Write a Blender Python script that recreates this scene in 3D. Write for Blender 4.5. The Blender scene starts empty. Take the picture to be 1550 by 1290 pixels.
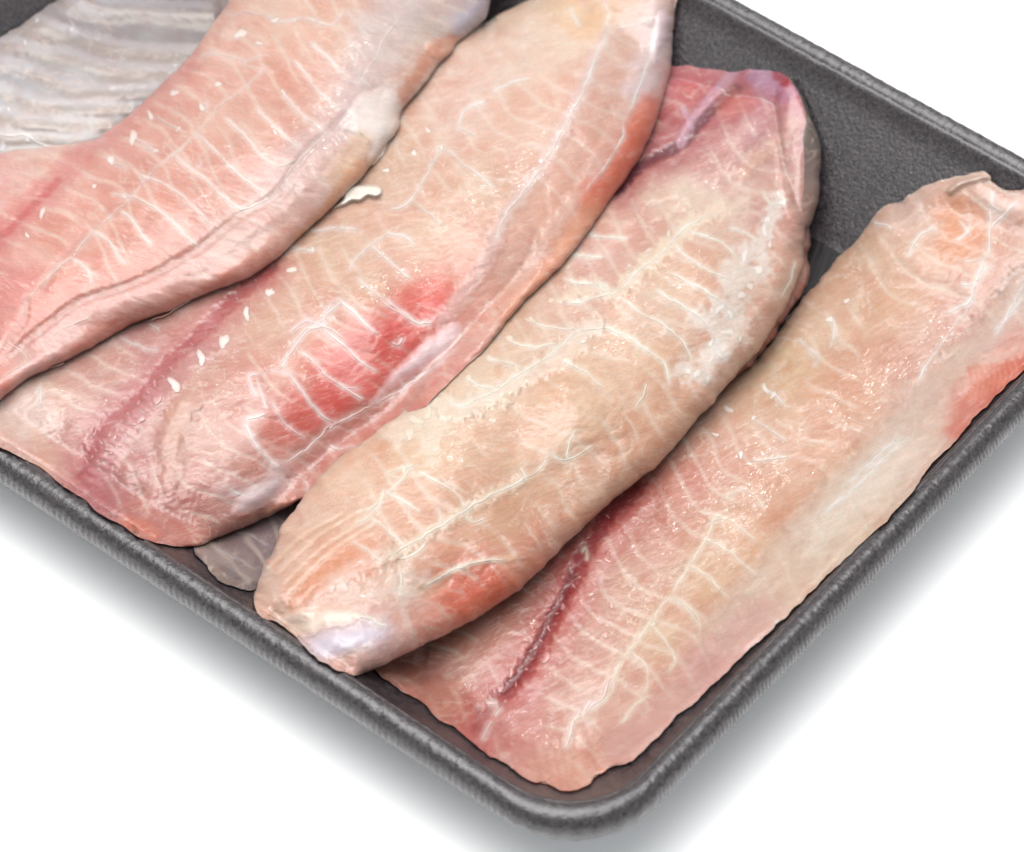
import bpy, math, random
import numpy as np
random.seed(4)
scene = bpy.context.scene

# ------------------------------------------------------------------ camera
PHI = math.radians(50.0); FPX = 6000.0; MM = 0.000119; TZ = 0.02
Rv = np.array([1, 0, 0.]); Fv = np.array([0, math.cos(PHI), -math.sin(PHI)]); Uv = np.array([0, math.sin(PHI), math.cos(PHI)])
CAM = np.array([0, 0, TZ]) - Fv * FPX * MM
cd = bpy.data.cameras.new("camera"); cam = bpy.data.objects.new("camera", cd)
scene.collection.objects.link(cam); scene.camera = cam
cam.location = CAM; cam.rotation_euler = (math.pi / 2 - PHI, 0, 0)
cd.sensor_width = 36; cd.lens = 36 * FPX / 1550; cd.clip_start = 0.01; cd.clip_end = 50
cd.dof.use_dof = True; cd.dof.aperture_fstop = 24; cd.dof.focus_distance = FPX * MM - 0.004

# ------------------------------------------------------------------ light
w = bpy.data.worlds.new("World"); scene.world = w; w.use_nodes = True
w.node_tree.nodes['Background'].inputs[0].default_value = (0.93, 0.97, 1.0, 1)
w.node_tree.nodes['Background'].inputs[1].default_value = 0.90
def area(name, loc, target, size, power, col=(1, 1, 1), sy=None):
    l = bpy.data.lights.new(name, 'AREA'); l.size = size; l.energy = power; l.color = col
    if sy: l.shape = 'RECTANGLE'; l.size_y = sy
    o = bpy.data.objects.new(name, l); scene.collection.objects.link(o); o.location = loc
    from mathutils import Vector
    o.rotation_euler = (Vector(target) - Vector(loc)).to_track_quat('-Z', 'Y').to_euler()
    return o
area("softbox", (-0.08, 0.02, 0.74), (0, 0, 0), 0.70, 13.8, (1.0, 0.99, 0.975), 0.70)
area("back_light", (0.12, 0.72, 0.85), (0, 0, 0.02), 0.06, 1.7, (1.0, 0.98, 0.95))
area("left_back_light", (-0.55, 0.62, 0.92), (0, 0, 0.02), 0.06, 1.2, (1.0, 0.98, 0.95))  # extra small lamp, added to give wet glints from a second direction
scene.view_settings.view_transform = 'Standard'; scene.view_settings.look = 'None'
scene.view_settings.exposure = 0.0; scene.view_settings.gamma = 1
scene.render.engine = 'CYCLES'

# ------------------------------------------------------------------ helpers
def P(x, y, z):
    """point on the ray through photo position (x,y) at height z (metres); vectorised"""
    x = np.asarray(x, float); y = np.asarray(y, float); z = np.asarray(z, float)
    d = Fv * FPX + Rv * (x - 775)[..., None] - Uv * (y - 645)[..., None]
    t = (z - CAM[2]) / d[..., 2]
    return CAM + d * t[..., None]
def hsh(ix, iy, s):
    n = (ix.astype(np.int64) * 374761393 + iy.astype(np.int64) * 668265263 + s * 974634777) & 0xffffffff
    n = ((n ^ (n >> 13)) * 1274126177) & 0xffffffff
    n = n ^ (n >> 16)
    return (n & 0xffff) / 65535.0
def vnoise(x, y, s=0):
    ix = np.floor(x); iy = np.floor(y); fx = x - ix; fy = y - iy
    fx = fx**3 * (fx * (fx * 6 - 15) + 10); fy = fy**3 * (fy * (fy * 6 - 15) + 10)
    a = hsh(ix, iy, s); b = hsh(ix + 1, iy, s); c = hsh(ix, iy + 1, s); d = hsh(ix + 1, iy + 1, s)
    return (a + (b - a) * fx) * (1 - fy) + (c + (d - c) * fx) * fy
def fbm(x, y, s=0, o=4):
    r = 0; a = .5; t = 0
    for k in range(o):
        r = r + a * vnoise(x * 2**k, y * 2**k, s + k * 7); t += a; a *= .5
    return r / t
def sstep(a, b, x):
    t = np.clip((x - a) / (b - a), 0, 1); return t * t * (3 - 2 * t)
def s2l(c):
    c = np.asarray(c, float) / 255.0
    return np.where(c <= .04045, c / 12.92, ((c + .055) / 1.055)**2.4)
def catmull(pts, step=4.0, closed=False):
    p = np.array(pts, float); n = len(p); out = []
    rng = range(n) if closed else range(n - 1)
    for i in rng:
        if closed: a, b, c, d = p[(i - 1) % n], p[i], p[(i + 1) % n], p[(i + 2) % n]
        else:
            a = p[max(i - 1, 0)]; b = p[i]; c = p[i + 1]; d = p[min(i + 2, n - 1)]
        m = max(1, int(np.hypot(*(c - b)[:2]) / step))
        for k in range(m):
            t = k / m
            out.append(.5 * (2 * b + (c - a) * t + (2 * a - 5 * b + 4 * c - d) * t * t + (3 * b - a - 3 * c + d) * t**3))
    if not closed: out.append(p[-1])
    return np.array(out)
def seg_dist(X, Y, poly, closed):
    """distance to polyline, nearest point, arc parameter 0..1"""
    sh = X.shape; x = X.ravel(); y = Y.ravel()
    A = poly[:, :2]; B = np.roll(A, -1, 0) if closed else A[1:]
    if not closed: A = A[:-1]
    best = np.full(x.shape, 1e18); bx = np.zeros_like(x); by = np.zeros_like(x); bt = np.zeros_like(x)
    L = np.hypot(*(B - A).T) + 1e-9; cum = np.concatenate([[0], np.cumsum(L)]); tot = cum[-1]
    for i in range(len(A)):
        dx, dy = B[i] - A[i]
        t = np.clip(((x - A[i, 0]) * dx + (y - A[i, 1]) * dy) / (L[i]**2), 0, 1)
        qx = A[i, 0] + t * dx; qy = A[i, 1] + t * dy
        d = (x - qx)**2 + (y - qy)**2
        m = d < best
        best = np.where(m, d, best); bx = np.where(m, qx, bx); by = np.where(m, qy, by); bt = np.where(m, (cum[i] + t * L[i]) / tot, bt)
    return np.sqrt(best).reshape(sh), bx.reshape(sh), by.reshape(sh), bt.reshape(sh)
def inside(X, Y, poly):
    r = np.zeros(X.shape, bool); n = len(poly)
    for i in range(n):
        x1, y1 = poly[i, :2]; x2, y2 = poly[(i + 1) % n, :2]
        if y1 == y2: continue
        c = ((y1 > Y) != (y2 > Y)) & (X < (x2 - x1) * (Y - y1) / (y2 - y1) + x1)
        r ^= c
    return r
def sdf(X, Y, poly):
    d, bx, by, bt = seg_dist(X, Y, poly, True)
    return np.where(inside(X, Y, poly), d, -d), bx, by
def bil(G, x0, y0, s, X, Y):
    gx = np.clip((X - x0) / s, 0, G.shape[1] - 1.001); gy = np.clip((Y - y0) / s, 0, G.shape[0] - 1.001)
    ix = gx.astype(int); iy = gy.astype(int); fx = gx - ix; fy = gy - iy
    if G.ndim == 3: fx = fx[..., None]; fy = fy[..., None]
    return (G[iy, ix] * (1 - fx) + G[iy, ix + 1] * fx) * (1 - fy) + (G[iy + 1, ix] * (1 - fx) + G[iy + 1, ix + 1] * fx) * fy
def blur(G, n):
    for _ in range(n):
        H = np.pad(G, 1, mode='edge')
        G = (H[:-2, 1:-1] + H[2:, 1:-1] + H[1:-1, :-2] + H[1:-1, 2:] + 2 * G) / 6
    return G
# crops of the photograph in which details were measured: origin, scale
Z = {0: (0, 0, 1), 1: (0, 0, 2.981), 2: (0, 380, 2.4808), 3: (400, 0, 2.3846), 4: (350, 450, 2.15), 5: (850, 50, 2.3444),
     6: (1000, 0, 2.58), 7: (1000, 400, 2.3455), 8: (550, 700, 2.1864), 9: (0, 650, 2.3455), 10: (700, 1000, 3.1)}
def tp(z, pts):
    ox, oy, s = Z[z]; return [(ox + p[0] / s, oy + p[1] / s) + tuple(p[2:]) for p in pts]

def mk_mesh(name, verts, faces, mat, parent=None, cols=None, fib=None, smooth=True, extra=None):
    me = bpy.data.meshes.new(name)
    verts = np.asarray(verts, float); faces = np.asarray(faces)
    if faces.ndim == 2:
        k = faces.shape[1]
        me.vertices.add(len(verts)); me.vertices.foreach_set('co', verts.ravel())
        me.loops.add(faces.size); me.loops.foreach_set('vertex_index', faces.ravel().astype(np.int32))
        me.polygons.add(len(faces)); me.polygons.foreach_set('loop_start', np.arange(0, faces.size, k, dtype=np.int32))
        me.update(calc_edges=True)
    else:
        me.from_pydata(verts.tolist(), [], [list(f) for f in faces]); me.update()
    if smooth: me.polygons.foreach_set('use_smooth', np.ones(len(me.polygons), bool))
    if cols is not None:
        a = me.color_attributes.new('Col', 'FLOAT_COLOR', 'POINT')
        c = np.ones((len(verts), 4)); c[:, :cols.shape[1]] = cols ** 1.13 * 1.02
        a.data.foreach_set('color', c.ravel())
    if fib is not None:
        a = me.attributes.new('fib', 'FLOAT_VECTOR', 'POINT'); a.data.foreach_set('vector', fib.ravel())
    me.materials.append(mat)
    o = bpy.data.objects.new(name, me); scene.collection.objects.link(o)
    if parent is not None:
        o.parent = parent; o.matrix_parent_inverse.identity()
        o.location = (-parent.location.x, -parent.location.y, -parent.location.z)
    return o
def empty(name, loc, label, cat, group=None):
    o = bpy.data.objects.new(name, None); scene.collection.objects.link(o); o.location = loc
    o.empty_display_size = .01
    o['label'] = label; o['category'] = cat
    if group: o['group'] = group
    return o

# ------------------------------------------------------------------ materials
def newmat(name):
    m = bpy.data.materials.new(name); m.use_nodes = True
    return m, m.node_tree.nodes, m.node_tree.links, m.node_tree.nodes['Principled BSDF']
def mathn(N, L, op, a, b=None, c=None):
    n = N.new('ShaderNodeMath'); n.operation = op
    for i, v in enumerate((a, b, c)):
        if v is None: continue
        if isinstance(v, (int, float)): n.inputs[i].default_value = v
        else: L.new(v, n.inputs[i])
    return n.outputs[0]
KCOL = 0.405
def flesh_mat(name, fibre=1.0, rough=0.36, sss=0.8, spec=.35, gain=1.0, contrast=1.0):
    m, N, L, B = newmat(name)
    at = N.new('ShaderNodeAttribute'); at.attribute_name = 'Col'
    fb = N.new('ShaderNodeAttribute'); fb.attribute_name = 'fib'
    def noise(sx, sy, scale, detail, rough_, dist=0.):
        mp = N.new('ShaderNodeMapping'); mp.inputs['Scale'].default_value = (sx, sy, 1)
        L.new(fb.outputs['Vector'], mp.inputs[0])
        n = N.new('ShaderNodeTexNoise'); L.new(mp.outputs[0], n.inputs[0])
        n.inputs['Scale'].default_value = scale; n.inputs['Detail'].default_value = detail
        n.inputs['Roughness'].default_value = rough_; n.inputs['Distortion'].default_value = dist
        return n.outputs[0]
    f1 = noise(.22, 1.0, 1.3, 5, .62, .5)      # long fibres (mm units)
    f2 = noise(.4, 1.0, 4.0, 3, .7, .4)       # fine fibres
    f3 = noise(1, 1, 7.0, 3, .7, .2)           # grain
    f4 = noise(.6, 1, .45, 4, .6, .6)          # mottling
    # colour variation
    v = mathn(N, L, 'ADD', mathn(N, L, 'MULTIPLY', mathn(N, L, 'SUBTRACT', f1, .5), .30 * fibre * contrast), 1.0)
    v = mathn(N, L, 'ADD', v, mathn(N, L, 'MULTIPLY', mathn(N, L, 'SUBTRACT', f2, .5), .42 * fibre * contrast))
    v = mathn(N, L, 'ADD', v, mathn(N, L, 'MULTIPLY', mathn(N, L, 'SUBTRACT', f3, .5), .55 * contrast))
    v = mathn(N, L, 'ADD', v, mathn(N, L, 'MULTIPLY', mathn(N, L, 'SUBTRACT', f4, .5), .20 * contrast))
    v = mathn(N, L, 'MULTIPLY', v, KCOL * gain)
    vm = N.new('ShaderNodeVectorMath'); vm.operation = 'SCALE'
    L.new(at.outputs['Color'], vm.inputs[0]); L.new(v, vm.inputs['Scale'])
    pf = noise(.14, 1.0, 2.4, 4, .7, .5)
    pm = mathn(N, L, 'MULTIPLY', pf, f4)
    mr = N.new('ShaderNodeMapRange'); mr.interpolation_type = 'SMOOTHSTEP'; L.new(pm, mr.inputs[0])
    mr.inputs[1].default_value = .26; mr.inputs[2].default_value = .42; mr.inputs[3].default_value = 0; mr.inputs[4].default_value = .30 * fibre
    mx = N.new('ShaderNodeMix'); mx.data_type = 'RGBA'; L.new(mr.outputs[0], mx.inputs['Factor'])
    L.new(vm.outputs[0], mx.inputs['A']); mx.inputs['B'].default_value = (.80 * KCOL * 1.1, .66 * KCOL * 1.1, .60 * KCOL * 1.1, 1)
    L.new(mx.outputs['Result'], B.inputs['Base Color'])
    h = mathn(N, L, 'MULTIPLY', f1, .55 * fibre)
    h = mathn(N, L, 'ADD', h, mathn(N, L, 'MULTIPLY', f2, .25 * fibre))
    h = mathn(N, L, 'ADD', h, mathn(N, L, 'MULTIPLY', f3, .12))
    bp = N.new('ShaderNodeBump'); bp.inputs['Strength'].default_value = .9; bp.inputs['Distance'].default_value = .00022
    L.new(h, bp.inputs['Height']); L.new(bp.outputs[0], B.inputs['Normal'])
    r = mathn(N, L, 'ADD', mathn(N, L, 'MULTIPLY', f4, .25), rough - .12)
    L.new(r, B.inputs['Roughness'])
    B.inputs['Specular IOR Level'].default_value = spec
    B.inputs['Subsurface Weight'].default_value = sss
    B.inputs['Subsurface Radius'].default_value = (1.0, .42, .28)
    B.inputs['Subsurface Scale'].default_value = .0020
    B.inputs['Coat Weight'].default_value = .34; B.inputs['Coat Roughness'].default_value = .13
    wet = noise(.45, 1.0, 1.5, 2, .55, .4)
    b2 = N.new('ShaderNodeBump'); b2.inputs['Strength'].default_value = .9; b2.inputs['Distance'].default_value = .00016
    L.new(wet, b2.inputs['Height']); L.new(b2.outputs[0], B.inputs['Coat Normal'])
    return m
M_FLESH = flesh_mat('fish_flesh')
M_GREY = flesh_mat('grey_flesh', fibre=.35, rough=.45, contrast=.45)
M_TISSUE = flesh_mat('connective_tissue', fibre=.9, rough=.30, sss=0, contrast=.8)
M_FAT = flesh_mat('fat', fibre=.2, rough=.33, sss=0, contrast=.3)

def foam_mat():
    m, N, L, B = newmat('black_foam')
    tc = N.new('ShaderNodeTexCoord')
    def noise(scale, detail, r=.6):
        n = N.new('ShaderNodeTexNoise'); L.new(tc.outputs['Object'], n.inputs[0]); n.inputs['Scale'].default_value = scale
        n.inputs['Detail'].default_value = detail; n.inputs['Roughness'].default_value = r; return n.outputs[0]
    a = noise(2800, 2, .7); b = noise(1300, 3, .6); c = noise(60, 3)
    vo = N.new('ShaderNodeTexVoronoi'); L.new(tc.outputs['Object'], vo.inputs[0]); vo.inputs['Scale'].default_value = 1500
    s = mathn(N, L, 'ADD', mathn(N, L, 'MULTIPLY', a, .5), mathn(N, L, 'MULTIPLY', b, .5))
    cr = N.new('ShaderNodeValToRGB'); L.new(s, cr.inputs[0])
    cr.color_ramp.elements[0].position = .40; cr.color_ramp.elements[0].color = (.003, .0028, .0028, 1)
    cr.color_ramp.elements[1].position = .60; cr.color_ramp.elements[1].color = (.038, .030, .033, 1)
    L.new(cr.outputs[0], B.inputs['Base Color'])
    h = mathn(N, L, 'ADD', mathn(N, L, 'MULTIPLY', a, .6), mathn(N, L, 'MULTIPLY', b, 1.0))
    h = mathn(N, L, 'ADD', h, mathn(N, L, 'MULTIPLY', vo.outputs[0], .3))
    bp = N.new('ShaderNodeBump'); bp.inputs['Strength'].default_value = .7; bp.inputs['Distance'].default_value = .00013
    L.new(h, bp.inputs['Height']); L.new(bp.outputs[0], B.inputs['Normal'])
    rr = mathn(N, L, 'ADD', mathn(N, L, 'MULTIPLY', c, .12), .24); L.new(rr, B.inputs['Roughness'])
    B.inputs['Specular IOR Level'].default_value = .5
    B.inputs['Coat Weight'].default_value = .12; B.inputs['Coat Roughness'].default_value = .3; L.new(bp.outputs[0], B.inputs['Coat Normal'])
    return m
M_FOAM = foam_mat()
def simple(name, col, rough, spec=.5, trans=0):
    m, N, L, B = newmat(name)
    tc = N.new('ShaderNodeTexCoord'); n = N.new('ShaderNodeTexNoise'); L.new(tc.outputs['Object'], n.inputs[0]); n.inputs['Scale'].default_value = 25
    mx = N.new('ShaderNodeMix'); mx.data_type = 'RGBA'; mx.inputs['Factor'].default_value = .5; L.new(n.outputs[0], mx.inputs['Factor'])
    mx.inputs['A'].default_value = (*[c * .985 for c in col], 1); mx.inputs['B'].default_value = (*col, 1)
    L.new(mx.outputs['Result'], B.inputs['Base Color'])
    B.inputs['Roughness'].default_value = rough; B.inputs['Specular IOR Level'].default_value = spec
    B.inputs['Transmission Weight'].default_value = trans
    return m, N, L, B
M_TABLE = simple('white_table', (.94, .94, .94), .7, .1)[0]
M_JUICE = simple('dark_juice', (.012, .010, .010), .06, .5)[0]

# ------------------------------------------------------------------ table
S = 3.0
t = mk_mesh('table_surface', [(-S, -S, 0), (S, -S, 0), (S, S, 0), (-S, S, 0)], [(0, 1, 2, 3)], M_TABLE, smooth=False)
t['kind'] = 'structure'

# ------------------------------------------------------------------ tray: rounded rectangle in its own axes
ZR = .027                                     # rim height
fa, fb_ = P(0, 738, .0215)[:2], P(600, 1130, .0215)[:2]
ra, rb = P(1150, 1056, .0215)[:2], P(1550, 647, .0215)[:2]
u = (fa - fb_) / np.hypot(*(fa - fb_)); v = (rb - ra) / np.hypot(*(rb - ra))
ang = .5 * (math.atan2(u[1], u[0]) + math.atan2(v[1], v[0]))      # middle direction, then square it up
u = np.array([math.cos(ang + math.pi / 4), math.sin(ang + math.pi / 4)]); v = np.array([math.cos(ang - math.pi / 4), math.sin(ang - math.pi / 4)])
fm = P(330, 953, .0215)[:2]; rm = P(1370, 826, .0215)[:2]
# corner origin: u-coordinate from right side, v-coordinate from front side
O = np.array([0., 0.]) + u * (rm @ u - .0009) + v * (fm @ v - .0008)
farp = P(1340, 110, ZR)[:2]
WV = (farp - O) @ v
WU = (P(30, 15, .016)[:2] - O) @ u + .0125
print('tray', WU, WV)
def touv(x, y):
    dx = x - O[0]; dy = y - O[1]
    return dx * u[0] + dy * u[1], dx * v[0] + dy * v[1]
RC = .0185; BOW = .0002
def ring(d, z, n=14, ns=110):
    """closed ring inset by d from the outer outline"""
    r = max(RC - d * .62, .009)
    x0, x1, y0, y1 = d, WU - d, d, WV - d
    cs = [((x0 + r, y0 + r), math.pi), ((x1 - r, y0 + r), 1.5 * math.pi), ((x1 - r, y1 - r), 0), ((x0 + r, y1 - r), .5 * math.pi)]
    pts = []
    for i, ((cx, cy), a0) in enumerate(cs):
        for k in range(n):
            a = a0 + .5 * math.pi * k / (n - 1); pts.append((cx + r * math.cos(a), cy + r * math.sin(a)))
        (nx, ny), na = cs[(i + 1) % 4]
        e = (nx + r * math.cos(na), ny + r * math.sin(na)); s = pts[-1]
        for k in range(1, ns): pts.append((s[0] + (e[0] - s[0]) * k / ns, s[1] + (e[1] - s[1]) * k / ns))
    p = np.array(pts)
    # sides bow out a little in the middle
    bu = BOW * np.sin(np.pi * np.clip(p[:, 0] / WU, 0, 1)); bv = BOW * np.sin(np.pi * np.clip(p[:, 1] / WV, 0, 1))
    sy = np.clip((p[:, 1] - WV / 2) / (WV / 2 - d - 1e-9), -1, 1); sx = np.clip((p[:, 0] - WU / 2) / (WU / 2 - d - 1e-9), -1, 1)
    p[:, 1] += bu * np.sign(sy) * np.abs(sy)**3 - 0; p[:, 0] += bv * np.sign(sx) * np.abs(sx)**3
    w = O + p[:, :1] * u + p[:, 1:] * v
    return np.column_stack([w, np.full(len(w), z)])
LIP = .0056; WALL_R = .0212; FLZ = .003
def wall_profile(d):                           # inner surface height at inset d
    t = np.clip((d - LIP) / WALL_R, 0, 1)
    zz = (ZR - .0014) + (FLZ - (ZR - .0014)) * t
    top = ZR - .0014 * np.clip((d - .0045) / (LIP - .0045), 0, 1)**2
    outer = ZR - .0055 * np.clip(1 - d / .0035, 0, 1)**2.2
    return np.where(d < .0045, outer, np.where(d < LIP, top, zz))
def sweep(prof, name, mat, parent, closed=True, rib=False, noise=.00012):
    rings = [ring(d, z, 40, 700) if rib else ring(d, z) for d, z in prof]
    if rib:                                    # fine upright ribs pressed into the outer flange
        for (d, z), R in zip(prof, rings):
            if d < .0018 and z < ZR - .0022:
                c = R[:, :2] - R[:, :2].mean(0); c /= np.hypot(*c.T)[:, None]; k = np.arange(len(R))
                R[:, :2] += c * (.00009 * np.sin(k * 2 * math.pi / 5.0) * (.4 + vnoise(k / 19., k * 0., 3)) + .0002 * (fbm(k / 7., k * 0. + z * 900, 8, 2) - .5))[:, None]
    n = len(rings[0]); V = np.concatenate(rings)
    if noise:
        V[:, 2] += noise * (fbm(V[:, 0] * 900, V[:, 1] * 900 + V[:, 2] * 900, 5, 3) - .5) * 2
    m = len(rings); F = []
    for i in range(m if closed else m - 1):
        a = i * n; b = ((i + 1) % m) * n
        for k in range(n):
            k2 = (k + 1) % n; F.append((a + k, a + k2, b + k2, b + k))
    return mk_mesh(name, V, F, mat, parent)
ctr = O + u * WU / 2 + v * WV / 2
tray = empty('foam_tray', (ctr[0], ctr[1], 0), 'black foam meat tray with rolled rim holding all the fish fillets', 'tray')
# rolled rim: closed section
rim = [(LIP + .0020, ZR - .0060), (LIP + .0008, ZR - .0036), (LIP - .0002, ZR - .0016), (.0046, ZR - .0005), (.0038, ZR - .0001), (.0030, ZR), (.0022, ZR - .0002), (.0014, ZR - .0008), (.0008, ZR - .0017), (.0005, ZR - .0026),
       (.0005, ZR - .0036), (.0008, ZR - .0048), (.0014, ZR - .0060), (.0020, ZR - .0068), (.0028, ZR - .0062), (.0030, ZR - .0046), (.0050, ZR - .0040)]
TRAY_PARTS = []
TRAY_PARTS.append(sweep(rim, 'rim', M_FOAM, tray, rib=True, noise=.00016))
nw = 10
wl = [(LIP + .0008 + (WALL_R - .0008) * k / nw, ZR - .0028 + (FLZ + .0012 - (ZR - .0028)) * (k / nw)**1.0) for k in range(nw)]
wl = [(LIP - .0009, ZR - .00072), (LIP - .0003, ZR - .0010), (LIP + .0003, ZR - .0018)] + wl
wl += [(LIP + WALL_R + .0002, FLZ + .0008), (LIP + WALL_R + .0015, FLZ + .0002)]
under = [(d + .0001 - .0026, z - .0018) for d, z in wl][::-1]
under[0] = (LIP + WALL_R + .0015, .0002); under[1] = (LIP + WALL_R - .001, .0003)
TRAY_PARTS.append(sweep(wl + under, 'side_wall', M_FOAM, tray, noise=.0002))
fr = ring(LIP + WALL_R + .0012, FLZ); n = len(fr); c0 = np.array([[ctr[0], ctr[1], FLZ]]); fr2 = fr.copy(); fr2[:, 2] = .0003
TRAY_PARTS.append(mk_mesh('floor_panel', np.concatenate([fr, c0, fr2, c0 - [0, 0, FLZ - .0003]]),
        [(k, (k + 1) % n, n) for k in range(n)] + [((k + 1) % n + n + 1, k + n + 1, 2 * n + 1) for k in range(n)], M_FOAM, tray, smooth=False))
# juice lying in the tray
fr = ring(LIP + WALL_R - .0012, FLZ + .0016); c1 = np.array([[ctr[0], ctr[1], FLZ + .0016]]); fr2 = ring(LIP + WALL_R + .0002, FLZ + .0004); n = len(fr)
ju = mk_mesh('juice', np.concatenate([fr, c1, fr2, c1 - [0, 0, .0012]]),
        [(k, (k + 1) % n, n) for k in range(n)] + [((k + 1) % n + n + 1, k + n + 1, 2 * n + 1) for k in range(n)] + [(k, k + n + 1, (k + 1) % n + n + 1) for k in range(n)] + [(k, (k + 1) % n + n + 1, (k + 1) % n) for k in range(n)], M_JUICE, None, smooth=False)
ju['label'] = 'thin dark pool of fish juice lying on the tray bottom'; ju['category'] = 'juice'

# height of the tray seen at each place of the picture
GX0, GY0, GS = -90, -90, 6
gx, gy = np.meshgrid(np.arange(GX0, 1700, GS), np.arange(GY0, 1350, GS))
from mathutils.bvhtree import BVHTree
from mathutils import Vector
def bvh():
    V = []; F = []
    for o in TRAY_PARTS:
        k = len(V); V += [tuple(p.co) for p in o.data.vertices]; F += [tuple(i + k for i in f.vertices) for f in o.data.polygons]
    return BVHTree.FromPolygons(V, F)
TB = bvh(); TRAYG = np.zeros(gx.shape)
for j in range(gx.shape[0]):
    dd = Fv * FPX + Rv * (gx[j] - 775)[:, None] - Uv * (gy[j] - 645)[:, None]
    for i in range(gx.shape[1]):
        h = TB.ray_cast(Vector(CAM), Vector(dd[i]).normalized())
        TRAYG[j, i] = h[0].z if h[0] is not None else 0.0
SUP = TRAYG.copy()                             # running support height, in picture layout

# ------------------------------------------------------------------ fillets
HUE = np.array([1.0, .94, .94])
PENDING = []
class Sheet: pass
def rbf(ctrl, X, Y, soft=25., pw=3.):
    num = 0; den = 0
    for c in ctrl:
        wgt = 1.0 / ((X - c[0])**2 + (Y - c[1])**2 + soft * soft)**(pw / 2)
        val = np.array(c[2:], float)
        num = num + (wgt[..., None] * val if len(val) > 1 else wgt * val[0]); den = den + wgt
    return num / (den[..., None] if num.ndim > den.ndim else den)
def build_sheet(name, outline, zc, cols, parent, mat, strokes=(), ang=0, step=2.0, w=45, tmin=1.2, tmax=8, rag=1.2, seed=0,
                lower=(), above=None, relief=1.0, blocks=None, floor=None, marble=True, hue=True):
    """one closed body: dense upper surface and a coarser underside; heights in mm.
    strokes: (pts, halfwidth px, colour or None, strength, softness, height mm, raggedness)"""
    s = Sheet()
    ol = catmull(outline, 5, True)
    tn = np.roll(ol, -1, 0) - np.roll(ol, 1, 0); nn = np.column_stack([tn[:, 1], -tn[:, 0]]); nn /= np.hypot(*nn.T)[:, None] + 1e-9
    k = np.arange(len(ol)); ns = (fbm(k * .35 + seed, k * 0 + seed, seed, 3) - .5) * 2 * rag * 1.6
    ol = ol + nn * ns[:, None]
    x0, y0 = np.floor(ol.min(0) - 3 * step); x1, y1 = np.ceil(ol.max(0) + 3 * step)
    x0, y0, x1, y1 = max(x0, -70), max(y0, -70), min(x1, 1620), min(y1, 1330)
    X, Y = np.meshgrid(np.arange(x0, x1 + step, step), np.arange(y0, y1 + step, step))
    cs = 6.0
    CX, CY = np.meshgrid(np.arange(x0, x1 + 3 * cs, cs), np.arange(y0, y1 + 3 * cs, cs))
    cD, _, _ = sdf(CX, CY, ol)
    D = bil(cD, x0, y0, cs, X, Y)
    near = np.abs(D) < 4 * step + 2
    d2, bx, by = sdf(X[near], Y[near], ol)
    D[near] = d2
    NX = X.copy(); NY = Y.copy(); tmpx = X[near]; tmpy = Y[near]; o = d2 < 0
    tmpx = np.where(o, bx, tmpx); tmpy = np.where(o, by, tmpy); NX[near] = tmpx; NY[near] = tmpy
    # heights
    def support(Xq, Yq): return bil(SUPB, GX0, GY0, GS, Xq, Yq)
    SUPB = blur(SUP, 60); SUPE = blur(SUP, 5); SUPU = SUP.copy()
    cz = rbf(zc, CX, CY, 60, 2.5) / 1000.0
    csup = support(CX, CY)
    if floor: csup = np.maximum(rbf(floor, CX, CY, 60, 2.5) / 1000.0, blur(csup, 20) * 0 + np.minimum(csup, .030) * (rbf(floor, CX, CY, 60, 2.5) > 22.5))
    te = min(tmax, 2.6) / 1000
    cz = np.maximum(cz, csup + .0004 + te * .8)
    lift_ = np.clip(cz - csup - .0004 - te, 0, .012)          # how far the middle stands above what carries it
    wide = 130.0; qq = np.clip(cD / wide, 0, 1)
    lc = .0065 * (1 - np.exp(-lift_ / .0065)); cz = cz - lift_ + lc; lift_ = lc
    cz = cz - lift_ * (1 - qq)**2 * .55
    T = np.clip(cz - csup - .0004, tmin / 1000, te + .35 * lift_)
    cz = blur(cz, 3); T = blur(T, 3)
    Zc = bil(cz, x0, y0, cs, NX, NY); Tt = bil(T, x0, y0, cs, NX, NY)
    Dp = np.clip(D, 0, None)
    wv = w * (.8 + .5 * fbm(NX / 90, NY / 90, seed + 3, 2))
    q = np.clip(Dp / wv, 0, 1)
    prof = np.sqrt(1 - (1 - q)**2 + 1e-12)
    z = Zc - Tt * (1 - prof)
    # soft lumps, ripples
    ca, sa = math.cos(math.radians(ang)), math.sin(math.radians(ang))
    fx = (NX * ca - NY * sa) * .119; fy = (NX * sa + NY * ca) * .119      # mm, x along the fibres
    wob = fbm(NX / 70, NY / 70, seed + 40, 3)
    z += relief * .0005 * (fbm(NX / 60, NY / 60, seed + 11, 3) - .5) * q
    z += relief * .00013 * (fbm(fx / 5 + wob * 2, fy / 1.15 + wob * 7, seed + 12, 3) - .5) * q
    z += relief * .00009 * (fbm(fx / 1.8 + wob * 3, fy / .6 + wob * 9, seed + 13, 2) - .5)
    # colours; control tones carry some mild shading along with the flesh pigment
    ccol = rbf([tuple(c[:2]) + tuple(s2l(c[2:5]) * (hue * HUE if isinstance(hue, np.ndarray) else HUE if hue else np.array([1.08, 1.10, 1.16]))) for c in cols], CX, CY)
    C = bil(ccol, x0, y0, cs, NX, NY)
    mot = fbm(NX / 28 + wob * 2, NY / 28, seed + 21, 4) - .5
    C = C * (1 + mot[..., None] * np.array([.12, .40, .50]))
    st = fbm(fx / 3.2 + wob * 2, fy / .7 + wob * 8, seed + 23, 3)
    pale = sstep(.56, .78, st)[..., None] * .26
    C = C + (np.minimum(C * 1.25 + .06, .9) - C) * pale
    # wisps of pale tissue
    r1 = 1 - np.abs(fbm(fx / 5.0 + wob * 3, fy / 2.6 + wob * 4, seed + 31, 4) - .5) * 2
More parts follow.
